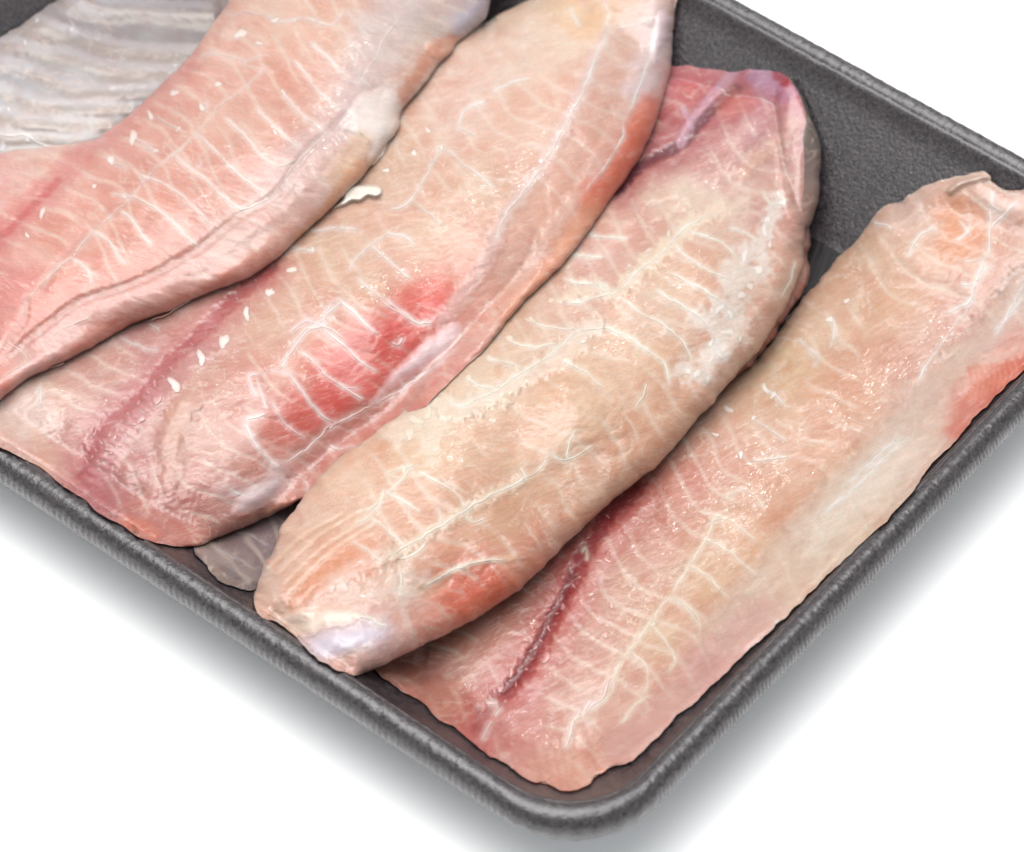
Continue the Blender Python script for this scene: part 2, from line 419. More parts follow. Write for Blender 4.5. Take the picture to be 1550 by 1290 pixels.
    wis = sstep(.93, .995, r1) * sstep(.45, .65, fbm(NX / 80, NY / 80, seed + 33, 2))
    C = C + (s2l((238, 218, 205)) - C) * (wis * .5)[..., None]
    z += wis * .00005
    if marble:
        haze = sstep(.48, .72, fbm(NX / 95 + wob, NY / 95, seed + 51, 3)) * .22
        C = C + (s2l((236, 214, 194)) - C) * haze[..., None]
        wx = fbm(NX / 45, NY / 45, seed + 52, 3) * 70; wy = fbm(NX / 45, NY / 45, seed + 53, 3) * 70
        v1 = 1 - np.abs(fbm((NX + wx) / 62, (NY + wy) / 62, seed + 54, 3) - .5) * 2
        vein = sstep(.955, .995, v1) * sstep(.40, .62, fbm(NX / 60, NY / 60, seed + 55, 2))
        v2 = 1 - np.abs(fbm(fx / 3.4 + wob * 2, fy / 1.5 + wob * 5, seed + 56, 3) - .5) * 2
        fine = sstep(.90, .99, v2) * sstep(.42, .60, fbm(NX / 34, NY / 34, seed + 57, 2))
        C = C + (s2l((240, 222, 208)) - C) * np.clip(vein * .20 + fine * .34, 0, .6)[..., None]
        # faint bands of the muscle flakes
        al = math.radians(48); Lg = NX * math.cos(al) - NY * math.sin(al); Ac = NX * math.sin(al) + NY * math.cos(al)
        ph = (Lg + 16 * np.sin(Ac / 38 + seed) + 26 * (wob - .5)) / 37.0
        bd = np.abs((ph % 1.0) - .5) * 2
        bm = sstep(.36, .56, fbm(NX / 85 + 7, NY / 85, seed + 58, 2)) * q
        C = C + (s2l((238, 218, 202)) - C) * (sstep(.66, .98, bd) * bm * .46)[..., None]
        C = C * (1 - (np.array([.02, .07, .10]) * ((1 - bd) * bm)[..., None]))
        z += bm * (1 - bd**3) * .00010
    for sk in strokes:
        pts, hw, col, stg, soft, hgt, rg = sk
        hgt = hgt * (.16 if hw < 6 else .42 if hw < 13 else .6)
        pl = catmull(pts, 5) if len(pts) > 1 else np.array([pts[0], (pts[0][0] + .1, pts[0][1])], float)
        mx = hw * (1 + soft) * 1.6 + 4
        m = (NX > pl[:, 0].min() - mx) & (NX < pl[:, 0].max() + mx) & (NY > pl[:, 1].min() - mx) & (NY < pl[:, 1].max() + mx)
        if not m.any(): continue
        d, _, _, tt = seg_dist(NX[m], NY[m], pl, False)
        if rg:
            sc = max(hw * .7, 5)
            d = d + rg * hw * (fbm(NX[m] / sc, NY[m] / sc, seed + 61, 3) - .5) * 2.4
        if pl.shape[1] > 2 and False: pass
        f = 1 - sstep(hw * (1 - .6 * soft), hw * (1 + soft), d)
        if hw > 15: f = f * (.7 + .5 * fbm(fx[m] / 5, fy[m] / 1.6, seed + 71, 3))
        endf = sstep(0, .08, tt) * .5 + .5
        if hgt: z[m] += hgt / 1000 * f
        if col is not None:
            C[m] = C[m] + (s2l(col) - C[m]) * (f * stg)[..., None]
    # edges settle onto what lies below
    tgt = bil(SUPE, GX0, GY0, GS, NX, NY) + .0005 + Tt * .8 * prof
    diff = z - tgt
    dn = .0020 * (1 - np.exp(-np.clip(diff, 0, 1) / .0020)); z = z - dn * (1 - np.clip(Dp / 95, 0, 1))**2 * .9
    # stay above what lies below
    for L_ in lower:
        zl = L_.look(NX, NY); ins = L_.lookD(NX, NY)
        z = np.where(ins > -2, np.maximum(z, zl + .00035), z)
    if above is not None:
        other, wfun = above
        zl = other.look(NX, NY); dd = other.lookD(NX, NY)
        zl = zl + np.clip(-dd, 0, 300) * .00035
        wt = wfun(NX, NY)
        hi = np.where(dd > 0, np.maximum(z, zl + .0005), z); lo = np.minimum(z, zl - .0010)
        z = hi * (1 - wt) + lo * wt
    tz = bil(TRAYG, GX0, GY0, GS, NX, NY)
    z = np.maximum(z, tz + .0010)
    s.x0, s.y0, s.step, s.z, s.D, s.C, s.seed, s.ang = x0, y0, step, z, D, C, seed, ang
    s.look = lambda a, b: bil(s.z, x0, y0, step, a, b)
    def lookD(a, b):
        r = bil(s.D, x0, y0, step, a, b); out = (a < x0) | (b < y0) | (a > x1) | (b > y1)
        return np.where(out, -500, r)
    s.lookD = lookD; s.col = lambda a, b: bil(s.C, x0, y0, step, a, b)
    # mesh, top
    ny, nx = X.shape
    ins = D > 0
    cell = ins[:-1, :-1] | ins[1:, :-1] | ins[:-1, 1:] | ins[1:, 1:]
    used = np.zeros(X.shape, bool)
    used[:-1, :-1] |= cell; used[1:, :-1] |= cell; used[:-1, 1:] |= cell; used[1:, 1:] |= cell
    idx = np.full(X.shape, -1); idx[used] = np.arange(used.sum())
    cy, cx = np.nonzero(cell)
    F = np.column_stack([idx[cy, cx], idx[cy + 1, cx], idx[cy + 1, cx + 1], idx[cy, cx + 1]])
    V = P(NX[used], NY[used], z[used])
    fib = np.column_stack([fx[used], fy[used], np.full(used.sum(), seed * 3.7)])
    CC = np.clip(C[used], 0.002, .95)
    # underside, coarser
    bs = 10
    bxs = np.arange(x0, x1 + bs, bs); bys = np.arange(y0, y1 + bs, bs); BX, BY = np.meshgrid(bxs, bys)
    bD, qx, qy = sdf(BX, BY, ol); BX = np.where(bD < 0, qx, BX); BY = np.where(bD < 0, qy, BY)
    bz = np.minimum(bil(cz - T, x0, y0, cs, BX, BY), bil(z, x0, y0, step, BX, BY) - .0004) - .0002 * (bD > 0)
    su = bil(SUPU, GX0, GY0, GS, BX, BY) + .0006; bz = bz - np.clip(bz - su, 0, None) * sstep(8, 70, bD)
    bi = bD > 0; bc = bi[:-1, :-1] | bi[1:, :-1] | bi[:-1, 1:] | bi[1:, 1:]
    bu = np.zeros(BX.shape, bool); bu[:-1, :-1] |= bc; bu[1:, :-1] |= bc; bu[:-1, 1:] |= bc; bu[1:, 1:] |= bc
    bidx = np.full(BX.shape, -1); bidx[bu] = np.arange(bu.sum()) + len(V)
    by_, bx_ = np.nonzero(bc)
    F2 = np.column_stack([bidx[by_, bx_], bidx[by_, bx_ + 1], bidx[by_ + 1, bx_ + 1], bidx[by_ + 1, bx_]])
    V2 = P(BX[bu], BY[bu], bz[bu])
    C2 = np.clip(bil(C, x0, y0, step, BX[bu], BY[bu]), .002, .95)
    fib2 = np.column_stack([(BX[bu] * ca - BY[bu] * sa) * .119, (BX[bu] * sa + BY[bu] * ca) * .119, np.full(bu.sum(), seed * 3.7)])
    def finish():
        CC = np.clip(s.C[used], 0.002, .95)
        s.obj = mk_mesh(name, np.concatenate([V, V2]), np.concatenate([F, F2]), mat, parent, np.concatenate([CC, C2]), np.concatenate([fib, fib2]))
    s.finish = finish; PENDING.append(s)
    s.NX, s.NY = NX, NY
    # add to the support map
    gd = lookD(gx, gy); gz = s.look(gx, gy)
    SUP[:] = np.where(gd > 0, np.maximum(SUP, gz), SUP)
    return s

def tint(s, pl, hw, col, stg):
    """pale tissue coloured into the flesh along a line; stg per point"""
    mx = hw * 2 + 3
    i0 = max(int((pl[:, 0].min() - mx - s.x0) / s.step), 0); i1 = int((pl[:, 0].max() + mx - s.x0) / s.step) + 1
    j0 = max(int((pl[:, 1].min() - mx - s.y0) / s.step), 0); j1 = int((pl[:, 1].max() + mx - s.y0) / s.step) + 1
    X = s.NX[j0:j1, i0:i1]; Y = s.NY[j0:j1, i0:i1]
    if X.size == 0: return
    d, _, _, tt = seg_dist(X, Y, pl, False)
    sg = np.interp(tt.ravel(), np.linspace(0, 1, len(pl)), stg).reshape(tt.shape)
    d = d * (.75 + .6 * fbm(X / 9, Y / 9, 77, 3))
    f = np.exp(-(d / hw)**2 * 1.1) * sg + .20 * np.exp(-(d / (hw * 3.2))**2) * sg
    f = np.clip(f, 0, 1)[..., None]
    s.C[j0:j1, i0:i1] += (s2l(col) - s.C[j0:j1, i0:i1]) * f
WHITE = (244, 234, 228); CREAM = (242, 230, 208); LILAC = (222, 205, 208)
def ribbon(s, pts, hw, parent, name='connective_tissue', col=WHITE, strength=.9, lift=.000015, jit=1.1, sd=0, mat=None):
    """low rounded strand draped over the surface, fading into it at its edges"""
    pl = catmull(pts, 3.0); n = len(pl)
    tn = np.gradient(pl, axis=0); nn = np.column_stack([tn[:, 1], -tn[:, 0]]); nn /= np.hypot(*nn.T)[:, None] + 1e-9
    k = np.arange(n); off = (fbm(k * .22 + sd * 3.1, k * 0 + sd, sd, 3) - .5) * 2 * jit * 2.2
    pl = pl + nn * off[:, None]
    t = k / max(n - 1, 1)
    wd = 2.1 * hw * (.5 + 1.0 * fbm(k * .18 + sd, k * 0 + 9.1 + sd, sd + 5, 2)) * (np.clip(np.minimum(t, 1 - t) * 6, .12, 1))**.6
    st = strength * (.30 + 1.1 * fbm(k * .12 + sd * 2, k * 0 + 4.3, sd + 9, 2)) * np.clip(np.minimum(t, 1 - t) * 8 + .2, 0, 1)
    tint(s, pl, hw * 1.45 * (.8 + .5 * vnoise(np.array(sd * .37), np.array(.5), 3)), col, np.clip(st * 1.05, 0, .85))
    wd = wd * .24
    prof = [(-1.0, 0., 0), (-.5, .03, .5), (0, .06, 1), (.5, .03, .5), (1.0, 0., 0)]
    V = []; C = []; FB = []
    ca, sa = math.cos(math.radians(s.ang)), math.sin(math.radians(s.ang))
    for a, cw, h in prof:
        x = pl[:, 0] + nn[:, 0] * wd * a; y = pl[:, 1] + nn[:, 1] * wd * a
        z = s.look(x, y) + .00003 + lift * h
        V.append(P(x, y, z)); base = s.col(x, y) * 1.05
        C.append(base + (s2l(col) - base) * np.clip(cw * st * .5, 0, 1)[:, None])
        FB.append(np.column_stack([(x * ca - y * sa) * .119, (x * sa + y * ca) * .119, x * 0 + s.seed * 3.7]))
    m = len(prof); V = np.concatenate(V); F = []
    # underside row keeps the strand closed
    x = pl[:, 0]; y = pl[:, 1]; V = np.concatenate([V, P(x, y, s.look(x, y) - .0002)]); C.append(C[2]); FB.append(FB[2])
    for j in range(m):
        a = j * n; b = ((j + 1) * n) if j < m - 1 else m * n
        for i in range(n - 1): F.append((a + i, a + i + 1, b + i + 1, b + i))
    a = m * n
    for i in range(n - 1): F.append((a + i, a + i + 1, i + 1, i))
    F = np.array(F)[:, ::-1]
    return mk_mesh(name, V, F, mat or M_TISSUE, parent, np.clip(np.concatenate(C), .002, .95), np.concatenate(FB))
def fleck(s, x, y, r, parent, name='fat_fleck', col=(250, 243, 236), asp=.6, rot=None, h=.42, sd=0, mat=None, blend=.0):
    """small soft lump of fat half sunk in the flesh"""
    rnd = random.Random(int(x * 7 + y * 13) + sd); rot = rnd.uniform(0, math.pi) if rot is None else math.radians(rot)
    nu, nv = 12, 6; r = r * (.6 if name == 'tissue_bead' else .8); V = []; F = []; C = []; FB = []
    for j in range(nv + 1):
        th = j / nv * math.pi * .5; rr = math.sin(th + .0) if j else 0.0
        for i in range(nu):
            a = 2 * math.pi * i / nu
            k = 1 + .28 * math.sin(2 * a + x) + .18 * math.sin(3 * a + y)
            px = r * rr * k * math.cos(a); py = r * rr * k * math.sin(a) * asp
            qx = x + px * math.cos(rot) - py * math.sin(rot); qy = y + px * math.sin(rot) + py * math.cos(rot)
            z = float(s.look(np.array(qx), np.array(qy))) + r * .000119 * h * .3 * asp * (1.3 if name == 'tissue_bead' else 1) * math.cos(th) - (.00012 if j == nv else 0)
            V.append((qx, qy, z))
            b = s.col(np.array(qx), np.array(qy)); f = (1 - (j / nv)**1.6) * (1 - blend) * .9
            C.append(b + (s2l(col) - b) * f); FB.append((qx * .119, qy * .119, 1.0))
    V = np.array(V); V = P(V[:, 0], V[:, 1], V[:, 2])
    for j in range(nv):
        for i in range(nu): F.append((j * nu + i, (j + 1) * nu + i, (j + 1) * nu + (i + 1) % nu, j * nu + (i + 1) % nu))
    V = np.vstack([V, V[-nu:].mean(0) - [0, 0, .0003]]); C.append(C[0]); FB.append(FB[0])
    for i in range(nu): F.append((nv * nu + i, (nv + 1) * nu, (nv + 1) * nu, nv * nu + (i + 1) % nu))
    F2 = [f if len(set(f)) == 4 else (f[0], f[1], f[3]) for f in F]
    o = mk_mesh(name, V, np.array(F2, dtype=object), mat or M_FAT, parent, np.clip(np.array(C), .002, .95), np.array(FB, float))
    return o
def patch(s, poly, parent, name='membrane', col=LILAC, strength=.6, lift=.0003, edge=18, rag=2.0, step=2.5, sd=0, tex=.4, mat=None):
    """thin skin lying on the flesh, slightly proud, irregular edge"""
    ol = catmull(poly, 4, True); tn = np.roll(ol, -1, 0) - np.roll(ol, 1, 0); nn = np.column_stack([tn[:, 1], -tn[:, 0]]); nn /= np.hypot(*nn.T)[:, None] + 1e-9
    k = np.arange(len(ol)); ol = ol + nn * ((fbm(k * .4 + sd, k * 0 + sd, sd, 3) - .5) * 2 * rag)[:, None]
    x0, y0 = ol.min(0) - 2 * step; x1, y1 = ol.max(0) + 2 * step
    X, Y = np.meshgrid(np.arange(x0, x1, step), np.arange(y0, y1, step)); D, bx, by = sdf(X, Y, ol)
    X = np.where(D < 0, bx, X); Y = np.where(D < 0, by, Y); q = np.clip(D / edge, 0, 1)
    z = s.look(X, Y) + .00003 + lift * (q * q * (3 - 2 * q))
    nz = fbm(X / 14, Y / 14, sd + 3, 4); z += .00035 * tex * (nz - .5) * q
    i0 = int((x0 - s.x0) / s.step); i1 = int((x1 - s.x0) / s.step) + 1; j0 = max(int((y0 - s.y0) / s.step), 0); j1 = int((y1 - s.y0) / s.step) + 1
    if not mat:
        XX = s.NX[j0:j1, i0:i1]; YY = s.NY[j0:j1, i0:i1]; DD, _, _ = sdf(XX, YY, ol)
        ff = np.clip(strength * (.55 + .9 * fbm(XX / 14, YY / 14, sd + 3, 4) * tex + .3 * (1 - tex)) * sstep(-edge * .25, edge, DD), 0, 1)
        s.C[j0:j1, i0:i1] += (s2l(col) - s.C[j0:j1, i0:i1]) * ff[..., None]; strength = strength * .3
    b = s.col(X, Y); f = np.clip(strength * (.55 + .9 * nz * tex + .3 * (1 - tex)) * q**.8, 0, 1)
    C = b + (s2l(col) - b) * f[..., None]
    ins = D > 0; cell = ins[:-1, :-1] | ins[1:, :-1] | ins[:-1, 1:] | ins[1:, 1:]
    used = np.zeros(X.shape, bool); used[:-1, :-1] |= cell; used[1:, :-1] |= cell; used[:-1, 1:] |= cell; used[1:, 1:] |= cell
    idx = np.full(X.shape, -1); idx[used] = np.arange(used.sum()); nU = int(used.sum())
    cy, cx = np.nonzero(cell); F = np.column_stack([idx[cy, cx], idx[cy + 1, cx], idx[cy + 1, cx + 1], idx[cy, cx + 1]])
    V = P(X[used], Y[used], z[used]); V2 = P(X[used], Y[used], s.look(X[used], Y[used]) - .00025)
    ca, sa = math.cos(math.radians(s.ang)), math.sin(math.radians(s.ang)); fb = np.column_stack([(X[used] * ca - Y[used] * sa) * .119, (X[used] * sa + Y[used] * ca) * .119, X[used] * 0 + s.seed * 3.7])
    Cc = np.clip(C[used], .002, .95)
    return mk_mesh(name, np.concatenate([V, V2]), np.concatenate([F, F[:, ::-1] + nU]), mat or M_TISSUE, parent, np.concatenate([Cc, Cc]), np.concatenate([fb, fb]))
def root(name, px, py, label):
    p = P(px, py, .003); return empty(name, (p[0], p[1], .003), label, 'fish fillet', 'raw fish fillets laid in the foam tray')
def lines(s, parent, z, data, hw=2.6, **k):
    for i, pts in enumerate(data):
        ribbon(s, tp(z, pts), hw, parent, sd=int(abs(pts[0][0]) + i * 17) % 97, **k)
def flecks(s, parent, z, data, **k):
    sc = Z[z][2]
    for d in data:
        x, y = tp(z, [d[:2]])[0]; fleck(s, x, y, d[2] / sc, parent, **k)
BLOOD = (168, 62, 66); RED = (214, 70, 64)

# ---- A: grey ridged fillet, far left
rA = root('fish_fillet', 120, 130, 'grey ridged fillet at the far left, half under the pinkest fillet')
oA = [(-66, 96), (-30, 78), (0, 58), (25, 42), (55, 22), (85, 0), (120, -30), (170, -66), (430, -66), (430, 60), (330, 150), (230, 250), (120, 330), (-66, 330)]
cA = [(20, 100, 176, 168, 168), (60, 60, 178, 168, 160), (100, 30, 160, 150, 148), (130, 10, 150, 142, 144), (200, 30, 150, 140, 138), (280, 10, 138, 128, 128), (300, 40, 150, 138, 132), (100, 130, 186, 175, 170), (200, 120, 180, 168, 160), (240, 90, 170, 156, 148), (60, 200, 208, 195, 184), (160, 190, 212, 196, 186), (0, 215, 215, 200, 190), (-40, 150, 180, 170, 165)]
stA = []
rid = [[(0, 30), (460, 30), (640, 30)], ]
# ridges measured in the enlargement of the corner (scale 5.375)
Z[11] = (0, 0, 5.375)
for r_ in [[(470, -40), (620, 30), (780, 100), (960, 110), (1100, 95), (1400, 120), (1700, 150)],
           [(240, 110), (380, 180), (520, 240), (760, 310), (1000, 370), (1300, 400), (1700, 400)],
           [(30, 320), (180, 350), (380, 410), (560, 430), (760, 500), (950, 545), (1300, 560), (1600, 560)],
           [(-60, 470), (130, 520), (300, 580), (480, 650), (700, 705), (900, 730), (1200, 720), (1500, 690)],
           [(-60, 680), (100, 740), (280, 800), (500, 840), (750, 855), (1000, 845), (1300, 830)],
           [(-60, 890), (80, 930), (250, 970), (450, 980), (700, 975), (900, 975), (1100, 960)],
           [(-60, 1080), (120, 1095), (300, 1085), (500, 1110), (700, 1120), (900, 1110)],
           [(700, -60), (850, 20), (1100, 30), (1400, 50), (1700, 60)]]:
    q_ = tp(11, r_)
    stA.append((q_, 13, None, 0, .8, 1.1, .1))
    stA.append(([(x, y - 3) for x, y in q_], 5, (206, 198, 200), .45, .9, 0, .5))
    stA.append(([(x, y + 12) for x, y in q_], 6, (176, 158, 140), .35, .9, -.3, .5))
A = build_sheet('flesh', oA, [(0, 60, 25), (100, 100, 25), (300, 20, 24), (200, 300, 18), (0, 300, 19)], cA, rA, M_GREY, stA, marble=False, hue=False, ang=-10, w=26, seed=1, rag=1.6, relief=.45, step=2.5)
flecks(A, rA, 11, [(20, 1190, 55), (225, 1140, 40), (300, 165, 30), (205, 345, 26)], col=(236, 228, 230))
ribbon(A, tp(11, [(-40, 1090), (100, 1110), (230, 1100), (300, 1160), (420, 1200), (560, 1190)]), 3.4, rA, col=(240, 228, 224), sd=3)

# ---- F: thin grey tip under the middle
rF = root('fish_fillet', 380, 840, 'small translucent grey fillet tip showing under the middle fillets by the front rim')
oF = [(294, 832), (304, 846), (313, 856), (316, 866), (330, 878), (345, 886), (365, 893), (386, 890), (430, 860), (480, 800), (500, 730), (440, 700), (350, 740), (290, 800)]
cF = [(320, 860, 140, 128, 122), (350, 880, 132, 118, 112), (380, 860, 150, 130, 126), (350, 830, 150, 124, 124), (400, 800, 164, 138, 138), (430, 780, 160, 135, 132), (310, 838, 120, 96, 98)]
F_ = build_sheet('flesh', oF, [(300, 840, 11), (350, 880, 12), (400, 800, 13), (450, 740, 13)], cF, rF, M_GREY, [(tp(9, [(700, 420), (740, 440), (900, 520), (940, 540)]), 5, (190, 170, 166), .5, .8, .2, .3)], hue=False, ang=40, w=22, tmax=4, seed=2, rag=2)
lines(F_, rF, 2, [[(800, 1110), (860, 1140), (920, 1170), (980, 1210)], [(880, 1050), (950, 1070), (1010, 1110)], [(1010, 990), (1060, 1010), (1090, 1030)]], hw=2.4, col=(205, 188, 186), strength=.8)
flecks(F_, rF, 9, [(748, 492, 17)], col=(214, 204, 190), h=.9)

# ---- E: right-hand fillet
rE = root('fish_fillet', 1100, 750, 'large pale fillet along the right rim of the tray, running into the near corner')
oE = [(1640, 262), (1590, 282), (1550, 287), (1515, 286), (1503, 274), (1492, 262), (1477, 261), (1446, 268), (1422, 273), (1388, 287), (1364, 305), (1337, 314), (1318, 333), (1302, 360), (1271, 388), (1248, 415), (1217, 446), (1180, 500), (1120, 560),
      (1000, 620), (850, 740), (700, 860), (600, 940), (556, 985), (575, 1020), (600, 1040), (640, 1062), (662, 1086), (700, 1110), (735, 1142), (757, 1152), (778, 1166), (797, 1177), (812, 1185), (822, 1181), (835, 1190), (855, 1198),
      (874, 1195), (893, 1184), (910, 1171), (926, 1160), (952, 1153), (974, 1135), (997, 1116), (1022, 1087), (1055, 1061), (1087, 1029), (1113, 1003), (1171, 950), (1256, 869), (1315, 814), (1367, 762), (1409, 707), (1448, 664), (1478, 630), (1512, 596), (1550, 558), (1640, 470)]
cE = [(1380, 300, 205, 182, 164), (1450, 290, 210, 175, 155), (1500, 300, 220, 180, 160), (1460, 340, 228, 168, 126), (1540, 330, 224, 190, 170), (1400, 400, 220, 178, 145), (1480, 430, 216, 168, 138), (1540, 450, 208, 184, 170), (1300, 400, 216, 186, 155),
      (1350, 460, 220, 182, 146), (1250, 480, 222, 196, 166), (1430, 520, 212, 172, 148), (1500, 520, 220, 190, 180), (1500, 570, 212, 118, 90), (1530, 530, 212, 108, 90), (1450, 620, 220, 176, 160), (1200, 560, 222, 194, 156), (1300, 600, 218, 174, 140),
      (1380, 620, 210, 180, 160), (1400, 680, 216, 190, 170), (1150, 620, 218, 184, 150), (1250, 680, 216, 172, 138), (1320, 740, 218, 202, 178), (1280, 800, 218, 202, 174), (1100, 680, 216, 170, 146), (1180, 760, 214, 170, 136), (1230, 850, 214, 192, 166),
      (1050, 720, 212, 156, 136), (1120, 820, 218, 176, 136), (980, 800, 204, 152, 130), (1070, 880, 218, 186, 146), (1170, 890, 214, 182, 154), (930, 790, 196, 118, 108), (900, 860, 190, 120, 110), (950, 880, 206, 166, 138), (1000, 960, 214, 186, 146),
      (850, 900, 200, 126, 114), (870, 950, 200, 146, 126), (800, 900, 198, 146, 126), (760, 950, 210, 158, 138), (700, 1000, 214, 168, 146), (640, 980, 200, 148, 130), (600, 1020, 186, 134, 116), (690, 1060, 202, 144, 122), (740, 1100, 196, 126, 112),
      (800, 1040, 204, 134, 124), (850, 1050, 208, 166, 144), (780, 1120, 214, 152, 138), (900, 1100, 216, 172, 152), (960, 1040, 216, 176, 154), (1060, 1000, 214, 168, 156), (860, 1160, 220, 166, 140), (940, 1120, 218, 164, 144), (1120, 950, 214, 172, 152)]
bloodE = tp(8, [(900, 90), (810, 180), (745, 280), (700, 370), (660, 460), (620, 530), (580, 610), (530, 690), (480, 750), (430, 800), (390, 880)])
wavE = tp(8, [(1160, 190), (1135, 250), (1080, 340), (1020, 440), (960, 520), (920, 570), (860, 650), (830, 720), (800, 780), (740, 830), (690, 860), (675, 930)])
stE = [(bloodE, 34, (198, 92, 92), .45, .9, -.7, .3), (bloodE, 11, BLOOD, .8, .9, -1.0, .5), ([(x - 4, y + 2) for x, y in bloodE[3:9]], 6, (118, 24, 30), .6, .8, -.5, .7),
       ([(x + 20, y + 8) for x, y in bloodE], 12, None, 0, .9, .7, .2),
       (wavE, 8, (206, 168, 138), .2, .9, -.45, .2),
       (tp(7, [(1270, 60), (1180, 180), (1080, 300), (960, 440), (840, 580), (700, 720), (560, 860), (440, 1000), (330, 1130), (200, 1290)]), 16, (214, 190, 176), .4, .9, -.8, .4),
       (tp(7, [(1290, 190), (1200, 290), (1060, 430), (900, 580), (780, 720), (640, 860), (500, 1030), (380, 1170), (260, 1290)]), 40, (224, 206, 190), .42, .6, 1.9, .3),
       (tp(7, [(860, 660), (760, 760), (660, 860), (560, 960)]), 26, (232, 218, 204), .5, .8, .4, .6),
       ([(940, 1128), (1000, 1080), (1080, 1000), (1160, 930)], 26, (216, 174, 168), .5, .7, 1.9, .2),
       (tp(7, [(1270, 370), (1200, 420), (1130, 490), (1090, 560)]), 30, (206, 92, 66), .7, .7, 0, .4),
       (tp(7, [(1290, 300), (1200, 330), (1120, 390), (1070, 440)]), 9, (238, 200, 186), .6, .8, .7, .5),
       (tp(6, [(1150, 820), (1190, 900), (1170, 960)]), 24, (230, 150, 96), .5, .9, -.4, .5),
       (tp(10, [(170, 300), (260, 290), (330, 330), (380, 400)]), 22, (214, 158, 148), .4, .8, .9, .2),
       (tp(8, [(200, 600), (190, 700), (210, 780)]), 6, None, 0, .9, -.7, .2)]
# tail creases near the corner
for i, c_ in enumerate([[(395, 430), (410, 510), (430, 590)], [(430, 390), (445, 480), (465, 590)], [(470, 360), (480, 450), (500, 590)], [(510, 330), (510, 420), (530, 560)], [(340, 400), (350, 470), (370, 540)], [(560, 300), (590, 400), (620, 470)]]):
    stE.append((tp(10, c_), 3.6, (206, 140, 122), .35, .9, -.65, .9)); stE.append((tp(10, [(x + 18, y) for x, y in c_]), 4.5, (226, 182, 164), .35, .9, .4, .9))
for i in range(9):                              # red striped muscle
    x = 1095 + i * 20; stE.append((tp(7, [(x, 370 + i * -3), (x + 12, 430 - i * 6), (x + 2, 490 - i * 10)]), 2.2, (232, 150, 124), .55, .8, .25, .2))
E_ = build_sheet('flesh', oE, [(600, 1000, 9), (700, 1080, 9), (850, 1190, 8), (1000, 1090, 14), (1200, 900, 18), (1400, 720, 21), (1550, 560, 22), (1500, 300, 20), (1350, 330, 17), (1240, 440, 14), (1000, 650, 12), (800, 850, 11), (850, 1050, 16), (950, 950, 18), (1100, 800, 19), (1250, 600, 20), (1400, 450, 22), (1600, 400, 23)],
                 cE, rE, M_FLESH, stE, ang=28, w=30, tmax=9, seed=5, rag=2.0, hue=np.array([1.0, .985, 1.06]))
lines(E_, rE, 8, [[(1160, 190), (1135, 250), (1080, 340)], [(1080, 340), (1060, 370), (1020, 440)], [(1020, 440), (990, 470), (960, 520)], [(960, 520), (920, 570), (860, 650)], [(860, 650), (835, 700), (820, 760), (780, 800), (740, 830)], [(740, 830), (690, 860), (680, 930)],
                  [(1130, 250), (1165, 262), (1203, 290)], [(1080, 340), (1140, 370), (1190, 430)], [(1020, 440), (1080, 480), (1115, 540), (1108, 590)], [(940, 520), (1000, 590), (1030, 650), (1010, 700)], [(880, 620), (930, 670), (942, 740), (920, 775)], [(1150, 190), (1180, 175), (1203, 190)],
                  [(960, 770), (900, 800), (850, 870)], [(720, 300), (735, 280), (740, 330)]], hw=2.1, col=(240, 220, 202), strength=.75)
lines(E_, rE, 7, [[(170, 915), (225, 900), (290, 940), (340, 985)], [(155, 980), (230, 1010), (290, 1060), (355, 1112)], [(90, 1065), (160, 1110), (245, 1190)], [(30, 1180), (90, 1220), (140, 1290)], [(220, 840), (280, 800), (345, 830), (372, 880)], [(355, 1112), (340, 1130), (300, 1170)]], hw=2.1, col=(240, 220, 202), strength=.75)
lines(E_, rE, 7, [[(330, 550), (390, 590), (450, 630)], [(320, 700), (390, 690), (455, 685)], [(490, 260), (520, 300), (545, 340)], [(1170, 0), (1120, 65), (1060, 75)], [(1120, 80), (1090, 160), (1030, 240), (950, 350), (900, 440)], [(350, 430), (400, 460), (440, 500)], [(600, 180), (620, 230), (600, 300)],
                  [(1290, 60), (1250, 150), (1200, 230), (1180, 260)], [(1290, 110), (1230, 190), (1180, 240)], [(520, 300), (560, 330), (540, 370)], [(660, 780), (760, 690), (860, 600)], [(640, 850), (720, 760), (800, 690)], [(560, 900), (680, 800), (790, 690), (900, 600)]], hw=2.4, strength=.6)
lines(E_, rE, 6, [[(1290, 800), (1285, 900), (1270, 1000), (1165, 1020)], [(1270, 1000), (1230, 1100), (1200, 1180), (1100, 1230)], [(1165, 860), (1200, 910), (1150, 940)], [(1300, 740), (1295, 800), (1340, 830)], [(830, 870), (880, 880), (900, 900)], [(1080, 880), (1000, 930), (960, 1010)], [(1400, 780), (1330, 850), (1280, 900)], [(1200, 830), (1210, 880), (1195, 920)]], hw=2.5, strength=.65)
flecks(E_, rE, 7, [(240, 515, 24), (195, 605, 16), (285, 675, 18), (660, 130, 16), (600, 195, 20), (370, 440, 22), (400, 465, 18), (275, 265, 12), (650, 1028, 7), (330, 545, 14)], blend=.15)
flecks(E_, rE, 8, [(695, 408, 15), (660, 478, 22), (808, 178, 14), (612, 548, 18), (570, 612, 17), (605, 645, 36), (490, 695, 26), (455, 750, 26), (398, 808, 34), (540, 685, 12), (780, 325, 20), (715, 380, 12), (640, 500, 12), (588, 590, 13), (505, 735, 14), (430, 850, 22), (425, 880, 18), (470, 790, 14), (820, 470, 22), (800, 570, 26)],
       name='tissue_bead', col=(240, 186, 180), h=.75, blend=.25)
